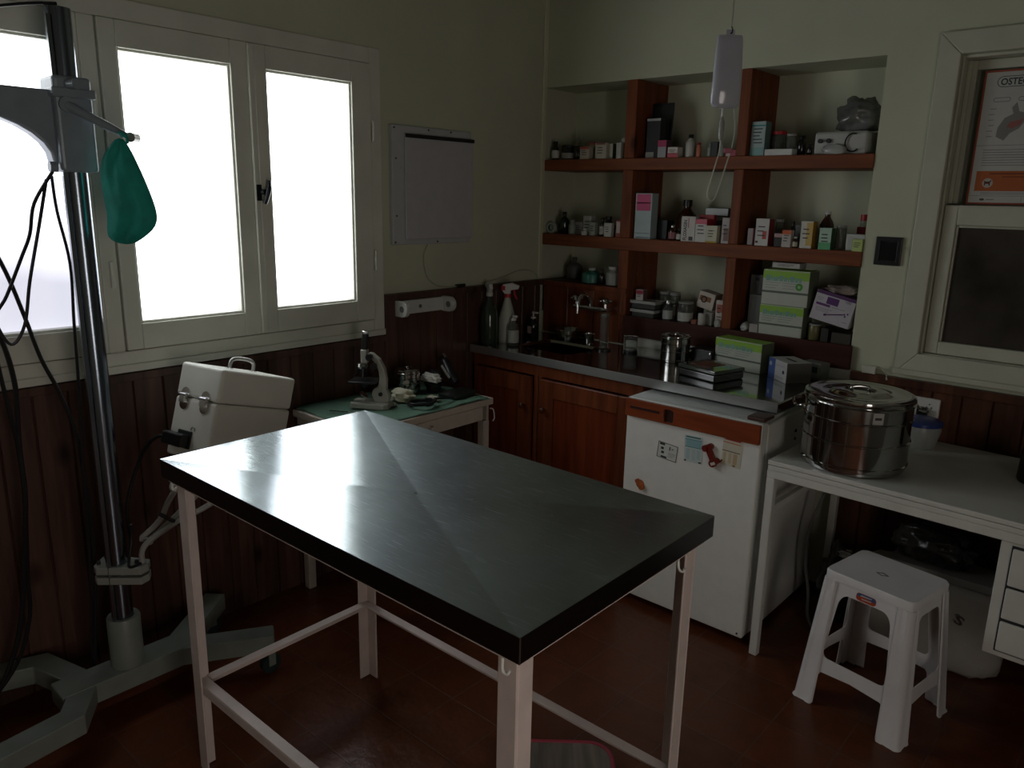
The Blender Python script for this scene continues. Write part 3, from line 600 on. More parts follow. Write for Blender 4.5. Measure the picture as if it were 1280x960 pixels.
for kind, name, x0, x1, y, d, z0, z1, label, cat, k in ITEMS:
    xc, w, h = (x0+x1)/2, x1-x0, z1-z0
    if kind == 'box':
        carton(name, label, cat, w, d, h, k['col'], (xc, y+d/2, z0), (0, math.radians(-k.get('tilt', 0)), 0) if k.get('tilt') else (0,0,0),
               k.get('side'), k.get('bands', ()), k.get('text', 0), k.get('word'), k.get('ring', 0))
    elif kind == 'bottle':
        bottle(name, label, cat, w/2*.98, h, (xc, y+w/2, z0), k['body'], k['cap'], k.get('lab'), k.get('neck', .5), k.get('cf'))
    elif kind == 'gbox':
        glove_box(label, w, d, h-.0006, (xc, y+d/2, z0), 0, k.get('badge'))
    elif kind == 'disc':
        r = thing(name, label, cat, (xc, y+.01, z0+w/2))
        R = w/2
        M = Matrix.Translation((0,.009,0)) @ Matrix.Rotation(PI/2,4,'X')
        circ = lambda q: [(q*math.cos(a*PI/12), q*math.sin(a*PI/12)) for a in range(24)]
        obj('tape', G().plate(circ(R), [circ(R*.62)], .018, M), cm((.42,.47,.42)), r)
        obj('core', G().plate(circ(R*.61), [circ(R*.5)], .018, M), cm((.02,.08,.05)), r)
        obj('core_face', G().plate(circ(R*.49), [], .010, M), cm((.33,.38,.33)), r)
    elif kind == 'frame':
        r = thing(name, label, cat, (xc, y+.02, z0), (-.05,0,0))
        fr = [(-w/2,0),(w/2,0),(w/2,h),(-w/2,h)]; inn = [(-w/2+.01,.01),(w/2-.01,.01),(w/2-.01,h-.01),(-w/2+.01,h-.01)]
        M = Matrix.Translation((0,.008,0)) @ Matrix.Rotation(PI/2,4,'X')
        obj('frame', G().plate(fr, [inn], .012, M), BLACKP, r)
        obj('panel', G().box(-w/2+.01,w/2-.01,.001,.006,.01,h-.01), mat('dark_glossy_panel', (.035,.042,.042), .12), r)
    elif kind == 'tray':
        r = thing(name, label, cat, (xc, y+d/2, z0))
        if name == 'plastic_case':
            obj('case', G().box(-w/2,w/2,-d/2,d/2,0,h*.75), mat('smoky_case_plastic', (.16,.17,.16), .2), r, bevel=.003)
            obj('lid', G().box(-w/2-.001,w/2+.001,-d/2-.001,d/2+.001,h*.76,h), mat('grey_case_lid', (.26,.28,.26), .25), r, bevel=.003)
            continue
        hh = .040
        g = G(); g.box(-w/2+.006,w/2-.006,-d/2+.006,d/2-.006,0,hh*.62)
        obj('tray_body', g, mat('tray_metal', (.10,.11,.10), .25, .5), r, bevel=.004)
        g = G(); g.box(-w/2,w/2,-d/2,-d/2+.006,hh*.62,hh*.96); g.box(-w/2,w/2,d/2-.006,d/2,hh*.62,hh*.96); g.box(-w/2,-w/2+.006,-d/2+.006,d/2-.006,hh*.62,hh*.96); g.box(w/2-.006,w/2,-d/2+.006,d/2-.006,hh*.62,hh*.96)
        obj('rim', g, mat('tray_rim_white', (.42,.44,.42), .35), r, bevel=.001, seg=1)
        g = G(); g.box(-w/2+.007,w/2-.007,-d/2+.007,d/2-.007,hh*.63,hh*.9); obj('cover', g, mat('tray_cover_grey', (.2,.21,.2), .3), r)
    elif kind == 'bag':
        crumple(name, label, cat, (xc, y+d/2, z0), w*.45, d*.4, h*.5, PLASTIC, 3, .2, 2)

# purple needle box leaning on the things below it
r = carton('needle_box', 'tilted white and purple syringe-needle box at the right end of the lowest shelf', 'box', .158, .085, .118, (.52,.50,.54), (1.4790,.052,1.098), (0, math.radians(11.5), 0),
           None, [(.90,1,0,1,(.09,.03,.12)), (.62,.86,.30,.60,(.10,.03,.16)), (.52,.60,.06,.42,(.13,.04,.18))])
g = G()
for (a, b_, z) in ((.06,.22,.78),(.06,.2,.72),(.47,.80,.56),(.08,.5,.44),(.08,.42,.39),(.08,.45,.34),(.8,.92,.18)): g.box(-.079+a*.158,-.079+b_*.158,-.0435,-.0429,.118*z-.0016,.118*z)
obj('printed_text', g, cm((.25,.23,.28)), r)
g = G(); g.cyl((-.02,-.0435,.030),(.045,-.0435,.050),.0022,seg=8); g.cyl((-.026,-.0435,.028),(-.018,-.0435,.0305),.0042,seg=8)
for p in ((.048,.0515),(.060,.056),(.052,.044)): g.cyl((p[0],-.0435,p[1]),(p[0]+.004,-.0435,p[1]+.001),.003,seg=8)
obj('needle_drawing', g, cm((.12,.05,.15)), r)
text('lettering', '100', .017, cm((.18,.14,.24)), r, (.037,-.0430,.095), FRONT)
g = G(); bmesh.ops.create_grid(g.b, x_segments=1, y_segments=1, size=.001)
obj('box_lid', G().box(-.0785,.0785,-.042,.042,.1182,.1195), cm((.09,.03,.12)), r)
g.b.free()
carton('cardboard_block', 'low dark cardboard block under the right end of the tilted purple box', 'box', .075, .07, .044, (.05,.045,.035), (1.535,.045,1.0204))
carton('cardboard_block', 'dark narrow carton propping the middle of the tilted purple box', 'box', .030, .07, .056, (.03,.03,.025), (1.468,.05,1.0204))
crumple('gauze_packet', 'see-through packet with reddish print lying on the tilted purple box', 'packet', (1.505,.055,1.213), .066,.034,.02, mat('packet_film', (.26,.22,.19), .25, noise=.5, nscale=25, coat=.4), 5, .18, 3)
crumple('plastic_wrap', 'crumpled plastic wrap at the foot of the second upright on the lowest shelf', 'packet', (1.1270,.035,1.0204), .022,.030,.022, PLASTIC, 9, .2, 2)

# white device in a plastic bag, top right bay
r = thing('bagged_device', 'white two-knob device under a crumpled plastic bag on the top right shelf', 'device', (1.448,.085,1.7449))
obj('casing', G().box(-.105,.095,-.070,.07,0,.085), mat('device_casing', (.44,.45,.43), .4), r, bevel=.012, seg=3)
for x in (-.078,-.047): obj('knob', G().cyl((x,-.070,.050),(x,-.082,.050),.0085), BLACKP, r, smooth=True)
g = G(); g.tube([(.045+.028*math.cos(a*PI/8),-.078,.042+.033*math.sin(a*PI/8)) for a in range(3,15)], .0028, 8, 2)
obj('cable_loop', g, BLACKP, r, smooth=True)
r2 = crumple('crumpled_bag', 'big crumpled grey translucent plastic bag lying on the white device', 'bag', (1.478,.095,1.832), .080,.065,.072, mat('grey_bag_film', (.14,.15,.14), .22, noise=.35, nscale=9, bump=.6, bscale=14, coat=.5), 11, .2, 3)
crumple('crumpled_bag', 'thin clear film bunched in front of the white device casing', 'bag', (1.43,-.0,1.7449), .045,.010,.022, PLASTIC, 15, .15, 2)

# ================================================================== COUNTER WITH SINK, CABINETS
ZC = .883
CY0, CX0, CX1 = -.547, .032, 1.535
K = thing('sink_counter', 'long stainless steel worktop with sunken basin under the shelves', 'counter', (0,0,0))
BX0, BX1, BY0, BY1 = .20, .52, -.42, -.17
def counter_mat():
    return mat('counter_steel', (.46,.47,.46), .09, 1.0, noise=.06, nscale=5, bump=.03, bscale=6)
g = G()
g.plate([(CX0,CY0),(CX1,CY0),(CX1,-.028),(CX0,-.028)], [rrect(BX0,BX1,BY0,BY1,.05)], .004, Matrix.Translation((0,0,ZC-.004)))
g.box(CX0,CX1,CY0,CY0+.003,ZC-.034,ZC-.004); g.box(CX1-.003,CX1,CY0+.003,-.028,ZC-.034,ZC-.004)
obj('worktop', g, counter_mat(), K, bevel=.0015, seg=1)
g = G()
R0 = rrect(BX0,BX1,BY0,BY1,.05); R1 = rrect(BX0+.012,BX1-.012,BY0+.012,BY1-.012,.05)
g.grid([[Vector((x,y,ZC-.0005)) for x,y in R0],[Vector((x,y,ZC-.01)) for x,y in R1],[Vector((x,y,ZC-.155)) for x,y in R1]], False)
vs = [v for v in g.b.verts]; n = len(R0)
for a in range(2): g.b.faces.new((vs[a*n+n-1], vs[a*n], vs[(a+1)*n], vs[(a+1)*n+n-1]))
g.b.faces.new(vs[2*n:3*n])
obj('sink_basin', g, counter_mat(), K, smooth=True)
obj('front_lip', G().box(CX0,CX1,CY0-.004,CY0-.0003,ZC-.036,ZC+.001), mat('lip_steel', (.62,.64,.64), .30, .9), K, bevel=.0015, seg=1)

def cabinet(label, x0, x1, knob_left):
    yf = -.525; r = thing('sink_cabinet', label, 'cabinet', (x0,yf,0)); w = x1-x0
    g = G(); g.box(0,.018,.012,.49,.06,.845); g.box(w-.018,w,.012,.49,.06,.845); g.box(.018,w-.018,.012,.49,.06,.08); g.box(.018,w-.018,.03,.45,0.001,.06)
    obj('carcass', g, WOODC, r)
    g = G(); g.box(0,w,-.0,.012,.790,.846); g.box(0,.022,0,.012,.06,.79); g.box(w-.022,w,0,.012,.06,.79); g.box(.022,w-.022,0,.012,.06,.10)
    obj('face_frame', g, WOODC, r, bevel=.002, seg=1)
    g = G(); a, b_ = .024, w-.024; z0, z1 = .102, .786; s = .078
    g.box(a,a+s,-.020,-.0005,z0,z1); g.box(b_-s,b_,-.020,-.0005,z0,z1); g.box(a+s,b_-s,-.020,-.0005,z0,z0+s); g.box(a+s,b_-s,-.020,-.0005,z1-s,z1)
    dr = obj('door', g, WOODC, r, bevel=.003)
    obj('door_panel', G().box(a+s,b_-s,-.011,-.002,z0+s,z1-s), wood('cabinet_panel_wood', (.10,.018,.006), (.17,.036,.011), 'Z'), dr)
    kx = a+s/2-.004 if knob_left else b_-s/2+.004
    obj('knob', G().lathe([(0,0),(.006,0),(.006,.012),(.013,.018),(.014,.026),(.008,.031),(0,.032)], 16, M=Matrix.Translation((kx,-.020,.652)) @ Matrix.Rotation(PI/2,4,'X')), wood('knob_wood', (.04,.01,.004), (.10,.025,.01), 'Z'), dr, smooth=True)
cabinet('left dark mahogany cabinet under the sink with knob at its right edge', .034, .432, False)
cabinet('right red-brown mahogany cabinet beside the fridge with recessed panel door', .434, .975, True)

# wall tap
r = thing('wall_tap', 'chrome wall-mounted mixer tap with two knobs over the basin', 'tap', (.372,-.012,1.045))
obj('tap_body', G().cyl((-.10,-.05,0),(.10,-.05,0),.011).cyl((-.085,0,0),(-.085,-.05,0),.014).cyl((.085,0,0),(.085,-.05,0),.014), CHROME, r, smooth=True)
g = G().tube([(0,-.05,.0),(0,-.06,.045),(.0,-.09,.07),(0,-.13,.065),(0,-.155,.03),(0,-.158,-.015)], .0085, 10)
obj('spout', g, CHROME, r, smooth=True)
for sx in (-1,1):
    M = Matrix.Translation((sx*.085,-.05,.008))
    g = G().lathe([(0,0),(.01,0),(.008,.02),(.022,.028),(.024,.04),(.014,.05),(0,.052)], 16, M=M)
    for k in range(4):
        a = k*PI/2+.4; g.cyl((sx*.085,-.05,.04),(sx*.085+.03*math.cos(a),-.05+.03*math.sin(a),.04),.006,seg=8)
    obj('tap_handle', g, CHROME, r, smooth=True)

# bowl in the basin
r = thing('steel_bowl', 'small shiny steel bowl standing on the worktop behind the sink basin', 'bowl', (.265,-.097,ZC+.0004), (0,0,0))
obj('bowl', G().lathe([(0,0),(.030,0),(.050,.020),(.060,.046),(.064,.048),(.062,.051),(.057,.047),(.047,.022),(.028,.004),(0,.004)], 32), STEELP, r, smooth=True)
r = thing('sponge_cup', 'little steel cup standing on the worktop right of the steel bowl', 'cup', (.40,-.105,ZC+.0004))
obj('cup', G().lathe([(0,0),(.022,0),(.028,.045),(.030,.047),(.026,.045),(.020,.004),(0,.004)], 24), STEELP, r, smooth=True)

# tall glass cylinder
r = thing('glass_cylinder', 'tall clear glass cylinder beside the tap right of the basin', 'glass', (.553,-.20,ZC+.0004))
obj('foot', G().lathe([(0,0),(.038,0),(.038,.006),(.012,.010),(0,.010)], 24), BODY['dark'], r, smooth=True)
obj('tube', G().lathe([(0,.010),(.021,.0102),(.021,.165),(.024,.170),(.020,.168),(.018,.016),(0,.014)], 24), BODY['clear'], r, smooth=True)
# beaker with black base
r = thing('beaker', 'short clear beaker with a black foot on the worktop left of the steel canister', 'beaker', (.668,-.150,ZC+.0004))
obj('foot', G().lathe([(0,0),(.030,0),(.032,.006),(.030,.012),(0,.012)], 24), BLACKP, r, smooth=True)
obj('beaker_glass', G().lathe([(0,.0122),(.029,.0124),(.031,.066),(.034,.071),(.030,.069),(.027,.017),(0,.016)], 24), BODY['clear'], r, smooth=True)
# ribbed canister
def drum(parent_label, name, cat, loc, R, H, label_plate=False, small=False):
    r = thing(name, parent_label, cat, loc)
    prof = [(0,0),(R*.93,0),(R*.97,H*.015),(R*.97,H*.05),(R,H*.065)]
    for k in (0,.30,.58):
        z = H*(.085+k); prof += [(R,z),(R*1.022,z+H*.010),(R*1.022,z+H*.020),(R,z+H*.030)]
    prof += [(R,H*.865),(0,H*.865)]
    b = obj('drum_body', G().lathe(prof, 72), STEELP, r, smooth=True)
    L = [(R*1.0,H*.8655),(R*1.03,H*.866),(R*1.035,H*.875),(R*1.02,H*.885),(R*1.035,H*.895),(R*1.02,H*.91),(R*1.03,H*.925),(R*1.02,H*.955),(R*.97,H*.97),(R*.90,H*.972),(R*.86,H*.957),(R*.55,H*.960),(R*.50,H*.985),(R*.30,H*.99),(R*.27,H*.965),(0,H*.962)]
    lid = obj('drum_lid', G().lathe([(0,H*.8652)]+L, 72), STEELP, r, smooth=True)
    if not small:
        g = G(); g.tube([(-R*.16,0,H*.965),(-R*.15,0,H*1.02),(0,0,H*1.035),(R*.15,0,H*1.02),(R*.16,0,H*.965)], .006, 10)
        obj('lid_handle', g, STEELP, lid, smooth=True, rot=(0,0,.5))
    else:
        obj('lid_knob', G().lathe([(0,H*.96),(R*.12,H*.96),(R*.1,H*1.02),(R*.2,H*1.05),(0,H*1.07)], 16), STEELP, lid, smooth=True)
    return r
d = drum('small ribbed steel canister on the worktop before the dark plinth', 'steel_canister', 'canister', (.910,-.175,ZC+.0004), .062, .118, small=True)
r = thing('black_case', 'small black case with chrome corners right of the steel canister', 'case', (1.015,-.10,ZC+.0004))
obj('case', G().box(-.055,.055,-.045,.045,0,.062), BLACKP, r, bevel=.005)
for x in (-.050,.050):
    obj('corner_stud', G().lathe([(0,0),(.005,0),(.004,.004),(0,.005)], 10, M=Matrix.Translation((x*.92,-.045,.05)) @ Matrix.Rotation(PI/2,4,'X')), CHROME, r, smooth=True)
    obj('corner_stud', G().lathe([(0,0),(.005,0),(.004,.004),(0,.005)], 10, M=Matrix.Translation((x*.92,-.045,.012)) @ Matrix.Rotation(PI/2,4,'X')), CHROME, r, smooth=True)
# stacked glass-lidded dark tray
r = thing('glass_tray', 'dark square tray with greenish glass lid near the worktop front edge', 'tray', (1.165,-.335,ZC+.0004), (0,0,math.radians(-14)))
obj('tray_body', G().box(-.095,.095,-.085,.085,0,.03), mat('smoky_tray', (.02,.022,.02), .15, coat=.5), r, bevel=.006, seg=3)
obj('glass_lid', G().box(-.097,.097,-.087,.087,.031,.046), mat('greenish_dark_glass', (.045,.06,.045), .12, coat=.6), r, bevel=.004)
obj('contents', G().box(-.06,.03,-.05,.05,.0463,.0473), mat('brownish_paper', (.16,.06,.04), .5, noise=.5, nscale=30), r)
glove_box('single green and white glove box standing on the worktop beside a blue-ended box', .222, .088, .122, (1.188,-.098,ZC+.0004), math.radians(-9), None)
# blue ended box
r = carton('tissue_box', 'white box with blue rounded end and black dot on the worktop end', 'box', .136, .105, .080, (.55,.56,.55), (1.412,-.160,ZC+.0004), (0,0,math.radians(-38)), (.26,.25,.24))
g = G(); band(g, .136, .08, 0, 1, 0, .36, -.0525); obj('blue_end', g, cm((.07,.13,.36)), r)
M = Matrix.Translation((.045,-.0530,.040)) @ Matrix.Rotation(PI/2,4,'X')
g = G(); g.plate([(.0075*math.cos(a*PI/8),.0075*math.sin(a*PI/8)) for a in range(16)], [], .0006, M); obj('black_dot', g, INK, r)
g = G(); g.plate([(.009*math.cos(a*PI/8),.009*math.sin(a*PI/8)) for a in range(16)], [], .0006, Matrix.Translation((-.052,-.0535,.058)) @ Matrix.Rotation(PI/2,4,'X')); obj('white_emblem', g, cm((.5,.53,.58)), r)
g = G(); [g.box(-.01,.05,-.0537,-.0531,z-.0012,z) for z in (.064,.059,.018,.014)]; obj('printed_text', g, cm((.3,.3,.32)), r)
obj('opening_slot', G().box(-.03,.04,-.006,.006,.0803,.0808), INK, r)
r = carton('tissue_box', 'dull grey box with dark green square label behind the blue-ended box', 'box', .09, .060, .070, (.24,.26,.24), (1.478,-.072,ZC+.0004), (0,0,math.radians(-14)))
obj('pale_label', G().box(-.006,.040,-.0307,-.0301,.012,.06), cm((.36,.42,.38)), r)
obj('green_square', G().box(.0,.032,-.0313,-.0308,.032,.056), cm((.03,.10,.07)), r)
# bottles at the left end of the worktop
def trigger(r, z, m1, m2, s=1.0, rot=0):
    g = G(); M = Matrix.Rotation(rot,4,'Z') @ Matrix.Translation((0,0,z)) @ Matrix.Rotation(PI/2,4,'X') @ Matrix.Translation((0,0,-.011*s))
    g.plate([(-.014*s,0),(.014*s,0),(.016*s,.018*s),(.052*s,.024*s),(.056*s,.040*s),(.02*s,.052*s),(-.022*s,.044*s),(-.03*s,.022*s)], [], .022*s, M)
    obj('spray_head', g, m1, r, bevel=.003)
    g = G(); g.plate([(.026*s,.020*s),(.036*s,.022*s),(.040*s,-.004*s),(.050*s,-.024*s),(.044*s,-.028*s),(.032*s,-.008*s)], [], .012*s, Matrix.Rotation(rot,4,'Z') @ Matrix.Translation((0,.006*s,z)) @ Matrix.Rotation(PI/2,4,'X') @ Matrix.Translation((0,0,0)))
    obj('trigger', g, m2, r, bevel=.002, seg=1)
r = thing('spray_bottle', 'dark translucent spray bottle with white head in the worktop corner', 'spray bottle', (.085,-.475,ZC+.0004))
obj('bottle_body', G().lathe([(0,0),(.038,0),(.041,.01),(.041,.13),(.034,.165),(.016,.205),(.013,.225),(0,.225)], 24), mat('dark_clear_bottle', (.03,.045,.03), .12, coat=.6), r, smooth=True)
obj('collar', G().lathe([(0,.2252),(.016,.2252),(.016,.243),(0,.243)], 16), WHITEPL, r, smooth=True)
trigger(r, .243, WHITEPL, WHITEPL, .9, 2.6)
r = thing('spray_bottle', 'white spray bottle with white and red trigger head on the worktop end', 'spray bottle', (.118,-.385,ZC+.0004))
obj('bottle_body', G().lathe([(0,0),(.040,0),(.043,.008),(.043,.115),(.038,.128),(.020,.19),(.013,.215),(0,.215)], 24), mat('milky_plastic', (.48,.5,.44), .4), r, smooth=True)
obj('collar', G().lathe([(0,.2152),(.017,.2152),(.016,.232),(0,.232)], 16), CAPM['red'], r, smooth=True)
trigger(r, .232, WHITEPL, CAPM['red'], 1.0, .6)
g = G().box(-.030,-.008,-.012,.012,.246,.272); obj('red_shroud', g, CAPM['red'], r, bevel=.005, rot=(0,0,.6))
r = bottle('small_bottle', 'small clear pump bottle with white label in front of the white spray bottle', 'bottle', .026, .130, (.190,-.420,ZC+.0004), 'clear', 'white', (.42,.44,.40), .5, .1)
obj('pump_head', G().box(-.004,.022,-.006,.006,.131,.142), WHITEPL, r, bevel=.002)
r = bottle('soap_dispenser', 'black soap dispenser with white pump and pink label near the wall corner', 'bottle', .028, .10, (.105,-.175,ZC+.0004), 'dark', 'white', None, .45, .08)
obj('pump_head', G().box(-.004,.030,-.006,.006,.118,.126).cyl((0,0,.1),(0,0,.12),.004,seg=8), WHITEPL, r, bevel=.001)
obj('paper_label', G().box(-.012,.012,-.0295,-.0285,.02,.055), cm((.45,.34,.32)), r)

# ================================================================== FRIDGE
F = thing('small_fridge', 'old white under-counter fridge with red-brown wooden door strip', 'fridge', (1.0065,-.681,0))
obj('cabinet_body', G().box(.012,.536,.058,.60,.025,.822), WHITEP, F, bevel=.006)
obj('top_cover', G().box(.006,.520,.012,.60,.823,.836), mat('fridge_top', (.55,.58,.56), .4), F, bevel=.004)
dr = obj('door', G().box(0,.537,0,.050,.030,.8335), WHITEP, F, bevel=.006, seg=3)
obj('door_gasket', G().box(.01,.527,.0505,.0575,.04,.81), mat('gasket_grey', (.05,.05,.05), .7), F)
sw = wood('fridge_strip_wood', (.16,.034,.012), (.26,.06,.02), 'X')
g = G(); g.plate([(0,0),(.535,0),(.535,.068),(0,.068)], [rrect(.165,.205,.006,.055,.010)], .014, Matrix.Translation((.001,-.0005,.764)) @ Matrix.Rotation(PI/2,4,'X'))
st = obj('wood_strip', g, sw, dr, bevel=.002, seg=1)
obj('handle_recess', G().box(.167,.205,-.004,-.0008,.771,.818), mat('recess_dark', (.03,.008,.004), .5), st)
obj('grip_groove', G().box(.022,.150,-.0158,-.0146,.796,.806), mat('recess_dark', (.03,.008,.004), .5), st, bevel=.0004, seg=1)
obj('hinge_cap', G().box(.470,.535,.02,.10,.8365,.850), mat('hinge_brown', (.06,.03,.02), .5), F, bevel=.004)
for z in (.72,.75): obj('screw', G().cyl((.536,.30,z),(.540,.30,z),.006,seg=10), RUB, F)
obj('foot', G().cyl((.05,.10,.0),(.05,.10,.026),.016), RUB, F); obj('foot', G().cyl((.49,.10,.0),(.49,.10,.026),.016), RUB, F)
obj('foot', G().cyl((.05,.55,.0),(.05,.55,.026),.016), RUB, F); obj('foot', G().cyl((.49,.55,.0),(.49,.55,.026),.016), RUB, F)
obj('screw', G().cyl((.518,-.001,.045),(.518,.002,.045),.004,seg=10), RUB, dr)
FY = -.6815
def sticker(name, label, x, z, w, h, base, lines, rot=0, frame=None):
    r = thing(name, label, 'sticker', (x, FY-.0003, z), (0,rot,0))
    obj('paper', G().box(-w/2,w/2,-.0005,0,-h/2,h/2), cm(base), r)
    for (z0,z1,x0,x1,c) in lines:
        obj('printed_bar', G().box(-w/2+x0*w,-w/2+x1*w,-.0009,-.0005,-h/2+z0*h,-h/2+z1*h), cm(c), r)
    if frame:
        g = G(); t = .002
        g.plate([(-w/2,-h/2),(w/2,-h/2),(w/2,h/2),(-w/2,h/2)], [[(-w/2+t,-h/2+t),(w/2-t,-h/2+t),(w/2-t,h/2-t),(-w/2+t,h/2-t)]], .0005, Matrix.Translation((0,-.0006,0)) @ Matrix.Rotation(PI/2,4,'X'))
        obj('printed_frame', g, cm(frame), r)
BK = (.03,.03,.03)
sticker('paper_note', 'small framed black and white sticker, leftmost on the fridge door', 1.192, .657, .082, .062, (.60,.62,.58),
        [(.82,.95,.08,.34,BK),(.55,.7,.16,.30,BK),(.30,.45,.2,.34,BK),(.05,.16,.2,.5,BK),(.6,.84,.58,.63,BK),(.7,.75,.7,.8,BK),(.4,.44,.55,.9,(.3,.3,.3)),(.3,.33,.55,.9,(.3,.3,.3)),(.2,.23,.55,.8,(.3,.3,.3))], math.radians(5), BK)
TL_ = (.16,.38,.42)
sticker('calendar_magnet', 'pale blue printed table magnet in the middle of the fridge door', 1.297, .690, .072, .100, (.52,.60,.58),
        [(.92,.97,.08,.88,(.03,.16,.18)),(.60,.85,.08,.92,(.25,.45,.48)),(.56,.59,.04,.92,(.06,.25,.28)),(.84,.87,.04,.95,(.1,.3,.33)),(.1,.5,.1,.3,(.40,.53,.53)),(.1,.5,.4,.6,(.42,.54,.53)),(.15,.5,.68,.88,(.40,.53,.53)),(.02,.07,.0,.12,BK),(.02,.07,.8,.95,BK)], math.radians(-2))
sticker('calendar_magnet', 'cream printed table magnet with red heading, rightmost on the fridge door', 1.444, .712, .072, .100, (.60,.58,.47),
        [(.93,1,.1,.9,(.5,.08,.06)),(.82,.86,.0,.92,(.55,.25,.12)),(.52,.55,.0,.92,(.12,.08,.06)),(.1,.48,.08,.22,(.52,.42,.26)),(.1,.48,.35,.5,(.54,.45,.28)),(.1,.48,.6,.8,(.5,.38,.22)),(.02,.08,.6,.74,(.25,.15,.05))], math.radians(2))
r = thing('toy_magnet', 'dark red long toy-shaped magnet between the two printed magnets on the fridge', 'magnet', (1.368, FY, .690), (0,math.radians(-28),0))
RM = mat('dark_red_magnet', (.16,.02,.012), .35)
g = G().box(-.010,.010,-.012,-.0003,-.032,.026); g.cyl((-.010,-.0003,.026),(-.010,-.014,.026),.012); g.cyl((.010,-.0003,.026),(.010,-.014,.026),.012); g.cyl((-.004,-.0003,-.032),(-.004,-.014,-.032),.014); g.cyl((.012,-.0003,-.028),(.012,-.014,-.028),.011)
obj('magnet_body', g, RM, r, smooth=True)
obj('pale_patch', G().box(-.010,.008,-.0150,-.0142,-.038,-.028), cm((.6,.57,.52)), r)
obj('hanging_tail', G().tube([(.016,-.006,-.032),(.026,-.008,-.034),(.036,-.008,-.028)], .003, 8), RM, r, smooth=True)
r = thing('toy_magnet', 'small orange-brown figure magnet low at the left of the fridge door', 'magnet', (1.086, FY, .502), (0,math.radians(20),0))
g = G(); g.lathe([(0,0),(.017,.001),(.016,.006),(.008,.010),(0,.011)], 20, M=Matrix.Rotation(PI/2,4,'X')); g.cyl((.012,-.0003,-.006),(.012,-.012,-.006),.011); g.cyl((-.013,-.0003,.006),(-.013,-.010,.006),.009)
obj('magnet_body', g, mat('orange_magnet', (.38,.10,.03), .4, noise=.4, nscale=80), r, smooth=True)

